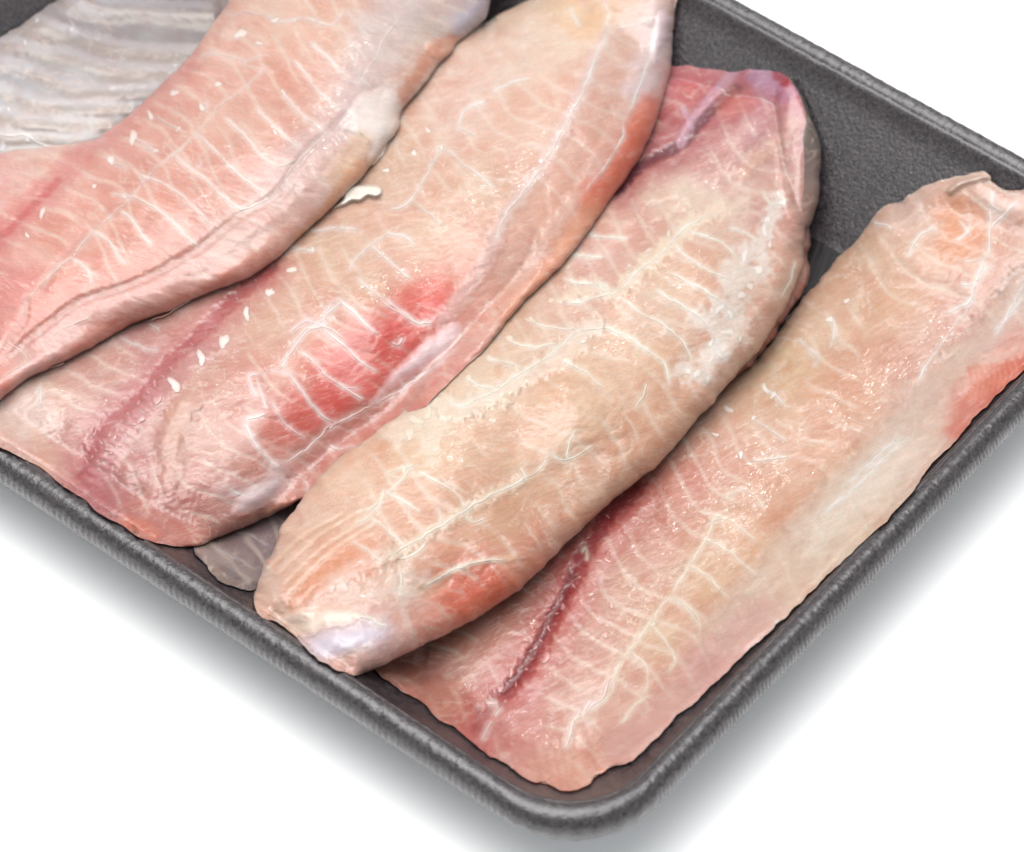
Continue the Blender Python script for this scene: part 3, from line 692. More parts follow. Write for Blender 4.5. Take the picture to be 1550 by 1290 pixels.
lines(E_, rE, 10, [[(190, 210), (150, 260), (110, 330), (90, 380)], [(170, 200), (120, 200), (60, 225)], [(560, 220), (520, 290), (500, 360), (480, 420)], [(690, 90), (650, 180), (570, 240)], [(600, 180), (570, 260), (600, 310)]], hw=3.4, strength=.75, col=(240, 214, 206))
# folded translucent skin at the far end
patch(E_, tp(6, [(1110, 745), (1150, 700), (1230, 678), (1270, 676), (1290, 700), (1240, 715), (1180, 735), (1130, 770)]), rE, 'skin_fold', (204, 186, 172), .6, .0009, 9, 1.5, sd=7)

# ---- D: pale middle fillet, with the lower flap and the skin sliver at its far end
rD = root('fish_fillet', 820, 600, 'cream fillet with ragged white fat, its tip reaching over the front rim')
oDf = [(1190, 150), (1222, 175), (1228, 300), (1226, 330), (1224, 352), (1228, 372), (1222, 390), (1226, 408), (1221, 430), (1210, 450), (1190, 480), (1170, 510), (1150, 535), (1130, 560), (1070, 600), (1050, 560), (1120, 420), (1160, 300)]
cDf = [(1225, 400, 196, 142, 132), (1200, 460, 200, 140, 128), (1160, 520, 205, 130, 112), (1220, 320, 190, 152, 140), (1215, 240, 150, 130, 124)]
Df = build_sheet('belly_flap', oDf, [(1200, 200, 22), (1228, 380, 14), (1150, 530, 15), (1100, 560, 15), (1150, 350, 16)], cDf, rD, M_FLESH, [], ang=60, w=18, tmax=4, seed=8, rag=2.2, lower=[E_])
oDs = [(1195, 116), (1206, 128), (1214, 142), (1220, 155), (1228, 178), (1236, 198), (1243, 222), (1243, 245), (1240, 270), (1241, 292), (1234, 318), (1222, 345), (1190, 340), (1180, 240), (1175, 150)]
cDs = [(1215, 150, 60, 52, 40), (1236, 210, 120, 112, 104), (1232, 260, 158, 140, 136), (1236, 290, 176, 150, 140), (1220, 330, 190, 155, 140)]
Ds = build_sheet('skin', oDs, [(1200, 120, 25), (1240, 230, 21), (1240, 300, 18), (1190, 250, 22)], cDs, rD, M_GREY, [([(1200, 118), (1222, 160), (1243, 215), (1246, 250), (1243, 300)], 3.4, (34, 30, 22), .9, .6, 0, .3)], ang=60, w=10, tmin=.8, tmax=2, seed=9, rag=1.0)
oD = [(1000, 96), (1018, 101), (1035, 99), (1055, 103), (1075, 104), (1110, 108), (1150, 105), (1178, 108), (1193, 117), (1208, 138), (1216, 152), (1219, 180), (1216, 205), (1217, 260), (1215, 320), (1218, 350), (1216, 400), (1201, 442), (1188, 466), (1174, 489), (1160, 512), (1148, 532), (1130, 552),
      (1106, 575), (1085, 602), (1050, 642), (1010, 690), (960, 732), (920, 765), (870, 812), (820, 860), (780, 897), (740, 925), (690, 952), (640, 977), (590, 1002), (542, 1021), (510, 1014), (475, 992), (450, 970), (430, 950), (415, 938), (398, 936), (385, 916), (388, 885), (396, 862), (404, 848), (414, 838), (425, 800), (450, 765), (480, 727), (512, 694),
      (530, 682), (560, 660), (610, 622), (650, 560), (740, 450), (840, 330), (930, 200), (970, 120)]
cD = [(1020, 120, 210, 134, 130), (1060, 130, 212, 116, 110), (1100, 115, 214, 160, 160), (1150, 130, 200, 160, 176), (1180, 122, 200, 84, 84), (1125, 190, 206, 160, 154), (1000, 190, 180, 92, 92), (1050, 230, 210, 165, 150), (1180, 200, 206, 165, 155), (1150, 260, 210, 175, 155), (1200, 300, 214, 172, 152),
      (1000, 280, 218, 185, 166), (1050, 310, 226, 204, 176), (950, 330, 220, 180, 160), (900, 380, 222, 184, 164), (1000, 420, 222, 196, 162), (1080, 420, 222, 182, 148), (1200, 420, 224, 190, 160), (850, 450, 220, 186, 160), (950, 520, 226, 196, 162), (1000, 540, 222, 182, 142),
      (880, 600, 224, 188, 148), (1100, 560, 222, 184, 154), (1000, 640, 222, 186, 150), (750, 600, 228, 204, 170), (640, 680, 232, 212, 174), (820, 690, 222, 188, 150), (900, 740, 218, 182, 148), (700, 760, 218, 174, 136), (600, 780, 222, 182, 146), (520, 720, 226, 194, 160),
      (470, 800, 220, 188, 158), (420, 880, 218, 192, 166), (500, 850, 226, 168, 130), (560, 880, 222, 164, 126), (460, 920, 222, 178, 148), (620, 900, 222, 198, 174), (560, 960, 222, 198, 188), (520, 1005, 222, 180, 156), (700, 880, 226, 138, 104), (720, 900, 224, 116, 86), (660, 940, 226, 158, 130),
      (820, 830, 218, 166, 136), (760, 790, 212, 170, 132)]
bloodD = tp(5, [(620, 200), (560, 250), (500, 310), (450, 375), (400, 410), (330, 445), (270, 480), (200, 560)])
stD = [(bloodD, 26, (176, 84, 92), .6, .9, -1.0, .3), (bloodD, 7, (118, 50, 66), .8, .8, -1.0, .4),
       (tp(5, [(610, 140), (540, 220), (470, 300), (420, 390)]), 7, (216, 180, 196), .6, .8, .9, .3), (tp(5, [(430, 270), (460, 330)]), 4, (216, 180, 196), .6, .8, .4, .3),
       (tp(5, [(720, 150), (800, 190)]), 18, (196, 160, 190), .6, .9, .7, .4), (tp(5, [(765, 150), (800, 175)]), 7, (170, 40, 50), .8, .8, .3, .4),
       (tp(5, [(600, 260), (640, 240)]), 18, (220, 130, 110), .45, .9, 0, .4),
       (tp(5, [(640, 500), (720, 420), (780, 380), (820, 320)]), 10, (222, 186, 160), .3, .9, .6, .3), (tp(5, [(560, 560), (640, 470), (720, 380), (760, 330)]), 8, None, 0, .9, -.5, .3),
       (tp(5, [(300, 590), (400, 570), (440, 590), (400, 610), (330, 640)]), 10, (222, 198, 178), .4, .9, .8, .5), (tp(5, [(310, 610), (370, 600), (400, 590)]), 4, None, 0, .9, -.9, .4),
       (tp(5, [(850, 780), (800, 940), (720, 1060), (600, 1200)]), 14, None, 0, .9, -.6, .2),
       # white fat along the right
       (tp(5, [(770, 590), (750, 650), (720, 720), (690, 770)]), 9, (244, 234, 226), .72, .9, .08, .9), (tp(5, [(650, 780), (640, 850), (700, 850), (720, 800)]), 13, (244, 234, 226), .72, .9, .08, .9),
       (tp(5, [(580, 850), (620, 920), (600, 970), (570, 960)]), 15, (244, 234, 226), .72, .9, .08, .9), (tp(5, [(500, 1010), (560, 1050), (600, 1020), (560, 1130)]), 15, (244, 234, 226), .72, .9, .08, .9),
       (tp(5, [(430, 1190), (500, 1210), (520, 1140), (560, 1130)]), 12, (244, 234, 226), .72, .9, .08, .9), (tp(5, [(640, 860), (660, 960), (600, 1050)]), 16, (238, 218, 202), .4, .9, .1, 1.3),
       (tp(5, [(620, 1080), (660, 1090)]), 6, (244, 230, 214), .6, .8, .2, 1.0),
       # cream fat along the left
       (tp(4, [(540, 440), (600, 400), (660, 400), (640, 460)]), 20, (240, 226, 210), .7, .9, .4, .8), (tp(4, [(660, 330), (760, 360), (860, 320), (960, 250), (1080, 190), (1180, 90)]), 13, (242, 228, 214), .6, .8, .6, .9),
       (tp(4, [(740, 290), (800, 240), (900, 160), (980, 70)]), 40, (226, 202, 178), .30, .9, 0, .5),
       (tp(5, [(30, 930), (120, 900), (200, 920), (280, 840), (360, 770), (450, 690), (560, 620)]), 11, (242, 226, 204), .6, .8, .6, 1.0),
       (tp(5, [(430, 560), (470, 590), (560, 610), (640, 600)]), 16, (234, 214, 196), .5, .9, .3, .8),
       # lower half
       (tp(4, [(500, 850), (570, 810), (650, 760), (700, 730), (765, 690), (840, 650), (940, 600)]), 8, (236, 220, 200), .6, .8, .5, .6),
       (tp(4, [(220, 1010), (300, 930), (400, 880), (500, 840)]), 14, (234, 210, 200), .6, .8, .8, .4), (tp(4, [(200, 1010), (280, 910), (360, 850), (440, 800)]), 10, (224, 160, 122), .6, .8, -.7, .3),
       (tp(4, [(240, 950), (330, 870), (430, 840)]), 22, (226, 150, 112), .4, .9, 0, .5),
       (tp(4, [(700, 930), (760, 970), (830, 950)]), 24, (224, 104, 72), .6, .8, -.3, .6), (tp(4, [(780, 1030), (880, 960), (1000, 880)]), 18, (224, 132, 96), .4, .9, 0, .5),
       (tp(4, [(600, 950), (700, 900), (800, 860), (920, 850)]), 4, (232, 190, 150), .5, .8, .5, .3), (tp(4, [(560, 940), (640, 960), (700, 920)]), 7, (222, 186, 146), .3, .9, -.5, .3),
       (tp(4, [(560, 860), (640, 820), (760, 740), (900, 660), (1040, 600)]), 34, (206, 168, 134), .35, .9, -.3, .2),
       (tp(4, [(250, 1140), (360, 1110), (480, 1090)]), 18, (222, 208, 218), .6, .8, .5, .4),
       (tp(4, [(600, 1120), (560, 1000), (640, 900)]), 5, (236, 220, 212), .4, .9, .3, .6), (tp(4, [(350, 960), (480, 960), (560, 920)]), 16, (232, 216, 206), .5, .9, .3, .8)]
for k_, (a_, b_) in enumerate([((150, 900), (420, 690)), ((170, 930), (440, 720)), ((185, 960), (460, 735)), ((130, 870), (360, 700))]):
    stD.append((tp(4, [a_, ((a_[0] + b_[0]) / 2 - 12, (a_[1] + b_[1]) / 2 - 12), b_]), 2.2, (234, 204, 180), .55, .8, .35, .3)); stD.append((tp(4, [(a_[0] + 9, a_[1] + 9), ((a_[0] + b_[0]) / 2 - 3, (a_[1] + b_[1]) / 2 - 3), (b_[0] + 9, b_[1] + 9)]), 3.0, (210, 160, 124), .4, .8, -.3, .2))
for k_ in range(7):                              # concentric grain of the cut, centre of the fillet
    r_ = 26 + k_ * 15; cx_, cy_ = 800, 640
    stD.append(([(cx_ + r_ * 1.7 * math.cos(a) * .8 + r_ * .4 * math.sin(a), cy_ - r_ * 1.15 * math.sin(a) * .8 - r_ * .5 * math.cos(a)) for a in np.linspace(-.9, 1.5, 8)], 3.2, (232, 204, 176), .3, .9, .12, .6))
D_ = build_sheet('flesh', oD, [(1020, 110, 24), (1190, 120, 26), (1215, 300, 25), (1200, 430, 25), (1100, 250, 27), (1100, 560, 26), (900, 760, 25), (750, 920, 26), (540, 1010, 29), (400, 930, 28), (450, 780, 27), (520, 720, 29), (600, 850, 32), (700, 700, 33), (850, 600, 34), (950, 450, 33), (1050, 400, 32), (850, 350, 22), (700, 500, 24), (950, 220, 19), (1000, 180, 21)],
                 cD, rD, M_FLESH, stD, ang=18, w=34, tmax=9, seed=13, rag=2.0, hue=np.array([1.0, .985, 1.10]), lower=[E_, F_, Df, Ds], floor=[(400, 850, 21), (480, 740, 21), (580, 660, 21), (640, 580, 21), (540, 1000, 24), (700, 900, 13), (850, 740, 12.5), (1000, 560, 12.5), (1150, 450, 12), (1100, 300, 11), (1190, 130, 12), (1000, 150, 9), (750, 450, 14), (620, 800, 18)])
lines(D_, rD, 5, [[(0, 775), (60, 790), (150, 795)], [(90, 712), (160, 722), (240, 726)], [(0, 872), (80, 890), (140, 890), (180, 930)], [(230, 820), (245, 860), (330, 800), (370, 760), (420, 705), (520, 640)], [(120, 885), (180, 925), (260, 860)], [(390, 740), (450, 800), (520, 840), (600, 870)], [(450, 700), (520, 720), (590, 760), (620, 790)],
                  [(330, 910), (420, 960), (490, 1010), (530, 1050)], [(200, 930), (280, 990), (370, 1040), (440, 1110), (470, 1180)], [(60, 1060), (150, 1045), (240, 1080), (310, 1130), (370, 1180), (385, 1260)], [(590, 690), (650, 710), (700, 740)], [(0, 1160), (80, 1200), (150, 1260)], [(300, 1240), (290, 1290), (260, 1330)], [(0, 950), (60, 960), (110, 940), (180, 920)],
                  [(380, 850), (470, 890), (560, 950)], [(720, 560), (740, 600), (800, 610)], [(830, 800), (820, 870), (780, 940)]], hw=2.6, col=(246, 234, 220), strength=.75)
lines(D_, rD, 4, [[(960, 70), (1040, 100), (1130, 100)], [(890, 130), (960, 160), (1060, 150)], [(830, 195), (900, 215), (980, 240)], [(760, 260), (830, 290), (900, 280)], [(680, 315), (740, 350), (830, 320), (900, 275), (980, 225), (1060, 170), (1150, 90)], [(560, 590), (510, 570), (600, 545)],
                  [(600, 560), (670, 600), (730, 640), (765, 690)], [(500, 630), (570, 668), (620, 700)], [(450, 720), (500, 750), (540, 790), (562, 812)], [(390, 790), (440, 820), (495, 862)], [(500, 850), (570, 812), (650, 762), (700, 732), (765, 690), (840, 648), (920, 610), (1000, 560), (1040, 500)], [(1120, 430), (1100, 480), (1090, 530)],
                  [(940, 550), (955, 575), (960, 600)], [(665, 685), (680, 710), (678, 745)], [(430, 700), (510, 640), (590, 550)], [(400, 740), (470, 690), (500, 620)], [(540, 870), (555, 920), (550, 980)], [(540, 850), (590, 840), (640, 790)], [(760, 700), (780, 730), (830, 720)], [(620, 950), (700, 900), (800, 862), (900, 850)],
                  [(1040, 510), (1090, 530), (1180, 480)], [(230, 1080), (330, 1040), (430, 1040), (520, 1080)]], hw=2.6, col=(246, 234, 220), strength=.7)
flecks(D_, rD, 5, [(380, 712, 16), (308, 770, 17), (240, 825, 13), (140, 893, 16), (60, 789, 10), (105, 715, 12), (150, 722, 10), (785, 603, 16), (730, 660, 20), (720, 700, 26), (650, 790, 26), (700, 840, 26), (640, 930, 22), (560, 980, 24), (590, 1060, 26), (560, 1140, 20), (480, 1210, 22), (520, 1230, 18), (450, 1200, 18), (635, 1085, 14), (140, 795, 10), (35, 876, 14), (60, 950, 14), (260, 850, 16), (600, 1000, 20), (530, 1100, 18), (670, 900, 20), (740, 750, 16)], blend=.35, h=.10)
flecks(D_, rD, 4, [(970, 72, 18), (905, 133, 18), (840, 198, 18), (772, 262, 18), (640, 380, 24), (560, 560, 20), (600, 400, 28), (580, 445, 26), (860, 300, 14), (1040, 10, 16), (930, 640, 8), (120, 880, 16)], blend=.35, h=.12, col=(246, 236, 214))
patch(D_, tp(4, [(255, 1120), (330, 1085), (420, 1075), (490, 1085), (470, 1115), (400, 1150), (330, 1180), (285, 1170)]), rD, 'membrane', (216, 208, 220), .8, .0002, 14, 1.6, sd=3)
patch(D_, tp(4, [(150, 1040), (230, 1010), (330, 1000), (420, 1010), (400, 1060), (300, 1080), (250, 1110), (200, 1090)]), rD, 'membrane', (236, 222, 206), .5, .0003, 12, 3, sd=5)

# ---- C: second fillet from the left, with the red patch
rC = root('fish_fillet', 600, 430, 'long fillet with a bright red patch, lying between the pinkest and the cream fillet')
oC = [(735, 34), (752, 23), (775, 12), (800, 0), (850, -24), (920, -50), (1010, -50), (1024, -10), (1020, 30), (1017, 70), (1014, 112), (1000, 160), (985, 205), (960, 252), (925, 302), (890, 352), (855, 397), (820, 432), (780, 472), (740, 522), (700, 560), (660, 600), (630, 630), (585, 662), (530, 712), (480, 742), (434, 768), (390, 790), (350, 806), (320, 818), (300, 826), (265, 827), (230, 820), (205, 810), (185, 796), (165, 785), (142, 771), (130, 757), (104, 742), (80, 722), (66, 711), (40, 697), (20, 686), (0, 676), (-30, 655), (-66, 640),
      (-66, 560), (50, 480), (200, 400), (400, 290), (520, 180), (640, 60)]
cC = [(30, 640, 228, 196, 184), (80, 600, 218, 184, 172), (60, 690, 214, 172, 158), (150, 570, 210, 172, 162), (120, 680, 206, 150, 142), (200, 520, 206, 162, 156), (300, 470, 212, 162, 152), (160, 740, 186, 126, 126), (200, 690, 192, 130, 128), (230, 780, 202, 136, 126), (280, 640, 212, 168, 152), (300, 560, 212, 172, 156),
      (330, 700, 206, 156, 144), (280, 805, 202, 140, 126), (350, 760, 208, 156, 148), (420, 480, 216, 182, 160), (400, 600, 204, 142, 126), (450, 560, 216, 150, 126), (460, 630, 220, 108, 98), (540, 570, 224, 92, 86), (600, 510, 226, 108, 100), (660, 460, 230, 118, 106), (700, 420, 224, 156, 134), (560, 440, 216, 182, 156), (500, 380, 218, 188, 164),
      (650, 360, 222, 190, 164), (600, 250, 222, 196, 174), (740, 280, 222, 192, 168), (800, 200, 226, 192, 174), (700, 160, 230, 202, 188), (780, 70, 234, 212, 196), (850, 50, 234, 206, 184), (900, 20, 232, 202, 174), (960, 60, 228, 198, 182), (930, 150, 222, 180, 164), (990, 120, 226, 194, 190), (900, 250, 222, 174, 156), (960, 220, 226, 134, 108),
      (930, 270, 228, 144, 116), (860, 350, 224, 168, 142), (780, 400, 218, 168, 148), (800, 450, 220, 154, 124), (700, 520, 220, 164, 150), (620, 590, 212, 148, 134), (500, 680, 206, 142, 132), (430, 720, 212, 158, 150), (400, 770, 216, 162, 142), (560, 640, 208, 138, 126)]
bloodC = tp(2, [(1010, 70), (900, 160), (830, 230), (720, 340), (620, 430), (540, 530), (480, 590), (400, 650), (350, 740), (325, 840)])
sepC = tp(3, [(1250, 100), (1200, 200), (1150, 330), (1070, 480), (1010, 590), (930, 700), (870, 780), (830, 880), (790, 960), (730, 1050), (640, 1150)])
stC = [(bloodC, 26, (200, 118, 122), .5, .9, -.5, .3), (bloodC, 9, (186, 86, 92), .6, .9, -.9, .5), ([(x + 22, y + 6) for x, y in bloodC[3:]], 16, (204, 152, 150), .35, .9, .9, .3),
       (tp(2, [(340, 850), (400, 960), (480, 1030), (560, 1060)]), 20, (176, 96, 100), .45, .9, 0, .5), (tp(2, [(500, 1030), (515, 1055)]), 3, (96, 30, 14), .9, .6, -.7, .3), (tp(2, [(470, 1020), (530, 1035), (580, 1060)]), 9, (226, 140, 100), .5, .8, 0, .3),
       (tp(2, [(700, 580), (660, 650), (635, 730), (650, 830)]), 14, (214, 176, 156), .45, .9, .7, .3), (tp(2, [(735, 600), (700, 700), (680, 800), (660, 890)]), 8, (190, 138, 124), .3, .9, -.2, .4),
       (tp(2, [(600, 600), (590, 700), (610, 800)]), 9, (196, 140, 132), .3, .9, -.2, .4), (tp(2, [(500, 830), (570, 850), (600, 920)]), 20, (206, 156, 146), .35, .9, .8, .3),
       (tp(2, [(30, 620), (110, 570), (150, 600), (110, 680)]), 22, (236, 214, 204), .5, .9, .6, .5), (tp(2, [(160, 500), (250, 520), (340, 560)]), 5, (226, 196, 176), .4, .9, .4, .4),
       (tp(2, [(140, 700), (170, 780), (160, 820)]), 10, (224, 178, 156), .4, .9, .4, .3),
       # red patch
       (tp(4, [(170, 420), (260, 360), (330, 320)]), 34, (214, 88, 70), .55, .9, 0, .3), (tp(4, [(360, 260), (440, 190), (560, 110)]), 42, (222, 76, 62), .60, .9, 0, .3), (tp(4, [(600, 60), (660, 20)]), 28, (226, 92, 76), .5, .9, 0, .3),
       (tp(4, [(230, 390), (330, 330)]), 22, (216, 74, 58), .6, .9, 0, .3),
       # belly band
       (sepC, 10, (226, 200, 196), .5, .9, .3, .5), ([(x + 34, y + 18) for x, y in sepC], 30, (218, 182, 166), .35, .9, -.2, .2), ([(x + 62, y + 34) for x, y in sepC], 10, (226, 196, 186), .3, .9, .5, .3),
       (tp(3, [(1420, 40), (1400, 180), (1350, 320)]), 20, (226, 206, 208), .6, .8, .3, .4), (tp(3, [(1380, 400), (1340, 520), (1270, 620), (1200, 700)]), 20, (228, 116, 86), .7, .8, 0, .3),
       (tp(3, [(1190, 740), (1120, 850), (1000, 1000), (880, 1150)]), 12, (226, 158, 122), .5, .9, 0, .2),
       (tp(4, [(0, 760), (180, 690), (260, 650), (380, 500), (480, 420), (640, 300)]), 14, (214, 146, 128), .4, .9, .6, .2),
       (tp(4, [(250, 520), (340, 440), (480, 370), (640, 260), (800, 160)]), 16, (212, 160, 150), .35, .9, -.3, .2),
       # yellowish tip
       (tp(3, [(1090, 0), (1110, 60), (1160, 100), (1220, 60)]), 18, (236, 196, 150), .45, .9, .4, .5), (tp(3, [(880, 50), (980, 20), (1080, 30)]), 16, (236, 208, 180), .4, .9, .3, .4),
       (tp(2, [(860, 900), (960, 920), (1060, 830)]), 16, (214, 190, 190), .4, .9, .3, .4)]
for k_ in range(13):                            # beaded blood line near the front
    t_ = k_ / 12; stC.append((tp(2, [(560 - 240 * t_, 520 + 330 * t_), (600 - 220 * t_, 545 + 330 * t_)]), 3.2, (216, 158, 160), .5, .8, .7, .3))
for k_ in range(8):                             # tail creases
    x = 560 + k_ * 22; stC.append((tp(2, [(x, 1060 - k_ * 2), (x + 14 + k_ * 2, 980), (x + 30 + k_ * 3, 900)]), 2.6, (190, 124, 118), .22, .9, -.2, .8))
C_ = build_sheet('flesh', oC, [(0, 660, 27), (100, 730, 27), (200, 800, 27), (280, 815, 26), (150, 620, 29), (350, 790, 25), (450, 750, 22), (560, 690, 22), (640, 610, 26), (750, 500, 31), (900, 340, 33), (1010, 130, 31), (1020, 0, 30), (760, 20, 29), (850, 150, 36), (700, 300, 36), (550, 450, 36), (400, 580, 34), (300, 600, 32), (450, 350, 30), (600, 150, 30), (200, 480, 26), (300, 700, 30)],
                 cC, rC, M_FLESH, stC, ang=16, w=32, tmax=9, seed=21, rag=1.0, lower=[A, F_], above=(D_, lambda x, y: sstep(600, 665, y)))
lines(C_, rC, 4, [[(130, 330), (160, 390), (200, 430), (250, 460)], [(150, 240), (200, 262), (240, 320), (290, 380), (335, 410)], [(220, 165), (270, 210), (320, 260), (370, 292), (430, 300)], [(345, 275), (390, 310), (430, 335)], [(290, 95), (350, 140), (400, 190), (440, 220), (480, 250)], [(350, 10), (400, 50), (450, 100), (480, 125)],
                  [(500, 0), (550, 40), (600, 80), (660, 88)], [(45, 400), (70, 460), (110, 510), (155, 550)], [(45, 400), (70, 395), (110, 380)], [(115, 240), (150, 238), (180, 190), (210, 160), (250, 110), (290, 92), (310, 50), (340, 10)], [(155, 550), (220, 512), (280, 462), (330, 415), (400, 385), (450, 352), (540, 310), (640, 240), (740, 170)],
                  [(335, 410), (320, 430), (340, 400)], [(320, 480), (350, 495), (390, 485), (410, 500)], [(230, 600), (245, 610), (240, 640)], [(520, 150), (545, 155), (560, 130)], [(100, 250), (60, 260), (80, 330)], [(185, 120), (240, 75), (290, 92)]], hw=2.8, strength=.95, col=(244, 214, 208))
lines(C_, rC, 3, [[(640, 520), (720, 590), (790, 640), (840, 685)], [(520, 710), (580, 760), (645, 808)], [(380, 880), (450, 940), (530, 1010)], [(330, 1000), (400, 1060), (470, 1120), (560, 1165), (600, 1150)], [(260, 1070), (320, 1120), (400, 1200)], [(690, 455), (730, 470), (765, 492)], [(430, 840), (500, 850), (545, 885)],
                  [(1250, 100), (1200, 200), (1150, 330), (1070, 480), (1010, 590)], [(1010, 590), (930, 700), (870, 780), (830, 880)], [(1420, 50), (1400, 180), (1360, 300), (1310, 420)], [(1300, 440), (1290, 500), (1240, 590), (1160, 690)], [(160, 830), (260, 825), (340, 830)], [(60, 890), (140, 900), (190, 905)], [(440, 760), (520, 730), (600, 600), (640, 520)], [(300, 980), (360, 900), (450, 840)],
                  [(700, 460), (720, 400), (800, 360)], [(1410, 60), (1330, 95), (1260, 105)], [(1100, 20), (1130, 80), (1140, 100)], [(1215, 0), (1240, 50), (1230, 110)], [(820, 330), (880, 300), (960, 280)]], hw=2.4, strength=.55)
lines(C_, rC, 2, [[(1080, 370), (1140, 300), (1190, 270), (1290, 180)], [(1060, 440), (1080, 370)], [(1190, 270), (1240, 290), (1290, 330)], [(440, 318), (500, 350), (560, 370), (600, 368)], [(550, 272), (580, 285), (600, 300)], [(130, 540), (150, 510), (155, 560), (130, 590)], [(860, 890), (900, 915), (960, 900), (1040, 860)], [(920, 640), (960, 720), (1000, 780), (1060, 820)], [(920, 640), (960, 620), (1000, 610)], [(960, 480), (985, 540), (1000, 600)]], hw=2.3, strength=.6)
flecks(C_, rC, 3, [(540, 552, 18), (100, 973, 22), (20, 1057, 22), (640, 532, 12), (175, 900, 12), (440, 615, 16), (590, 470, 14)])
flecks(C_, rC, 2, [(1010, 155, 26), (925, 235, 30), (840, 338, 38), (755, 400, 36), (655, 502, 40), (1095, 72, 22)])
flecks(C_, rC, 2, [(590, 560, 38), (530, 632, 34), (580, 497, 22), (555, 530, 16), (520, 570, 16), (455, 640, 14), (440, 670, 16), (410, 690, 14), (430, 700, 18), (380, 720, 16), (400, 745, 14), (360, 750, 12), (345, 775, 14), (480, 610, 14), (500, 650, 18), (470, 690, 16), (640, 440, 16), (690, 380, 14), (720, 350, 12), (390, 770, 12), (375, 800, 12), (450, 730, 14), (415, 760, 14), (610, 470, 12), (890, 180, 14), (960, 110, 12)],
       name='tissue_bead', col=(232, 186, 186), blend=.3, h=.8)
patch(C_, tp(4, [(445, 350), (520, 240), (600, 165), (680, 95), (738, 82), (748, 128), (700, 190), (620, 240), (540, 290), (480, 345)]), rC, 'membrane', (240, 214, 216), .95, .0002, 16, 4, sd=11)
patch(C_, tp(2, [(865, 995), (882, 930), (960, 870), (1050, 825), (1082, 868), (1040, 930), (950, 975)]), rC, 'membrane', (224, 206, 208), .75, .0002, 20, 4, sd=12)
patch(C_, tp(3, [(1420, 45), (1472, 55), (1470, 140), (1440, 190), (1400, 240), (1390, 160)]), rC, 'membrane', (230, 212, 222), .6, .0003, 12, 3, sd=13)
for k_ in range(5):
    ribbon(C_, tp(4, [(520 + k_ * 42, 250 - k_ * 32), (560 + k_ * 40, 285 - k_ * 28)]), 1.8, rC, strength=.6, sd=k_ + 30)

# ---- B: pink fillet, top left
rB = root('fish_fillet', 300, 260, 'pinkest fillet at the upper left, lying on top of the fillet with the red patch')
oB = [(740, -66), (744, -20), (741, 6), (736, 26), (724, 40), (707, 54), (692, 66), (684, 80), (665, 98), (648, 122), (628, 145), (608, 170), (602, 196), (580, 226), (562, 250), (545, 272), (524, 294), (492, 324), (458, 356), (422, 390), (396, 408), (370, 424), (320, 442), (262, 468), (202, 490), (150, 520), (95, 548), (42, 574), (18, 592), (0, 606), (-30, 626), (-66, 640),
      (-66, 248), (-20, 236), (30, 226), (90, 220), (140, 212), (160, 200), (197, 173), (240, 132), (286, 86), (318, 42), (340, 12), (352, -10), (380, -66)]
cB = [(0, 260, 234, 186, 178), (80, 250, 230, 186, 174), (60, 300, 228, 170, 160), (100, 340, 226, 174, 158), (170, 250, 226, 170, 158), (250, 140, 228, 176, 162), (330, 60, 232, 188, 172), (420, 30, 230, 190, 170), (500, 40, 226, 186, 164), (300, 200, 224, 174, 156), (400, 150, 222, 174, 156), (200, 300, 222, 168, 150), (330, 270, 220, 166, 150),
      (100, 420, 222, 158, 140), (200, 370, 220, 158, 140), (0, 450, 224, 160, 148), (40, 520, 226, 158, 144), (150, 470, 222, 152, 134), (300, 400, 222, 162, 146), (420, 320, 220, 172, 154), (500, 240, 224, 192, 178), (560, 60, 214, 198, 190), (640, 40, 206, 192, 184), (712, 20, 196, 188, 196), (460, 130, 222, 172, 154), (560, 120, 228, 202, 196),
      (660, 90, 230, 196, 180), (450, 260, 220, 188, 180), (340, 350, 220, 176, 164), (560, 200, 234, 220, 210), (0, 380, 224, 160, 152), (240, 440, 222, 150, 130)]
bloodB = tp(1, [(-60, 1090), (30, 1050), (90, 990), (170, 910), (260, 820), (340, 730), (430, 640), (560, 505), (700, 370), (860, 250)])
bandB = tp(1, [(1560, 520), (1480, 600), (1380, 690), (1250, 870), (1110, 960), (1000, 1040), (900, 1120), (760, 1200), (600, 1280)]) + tp(2, [(300, 190), (200, 260), (110, 330), (40, 400)])
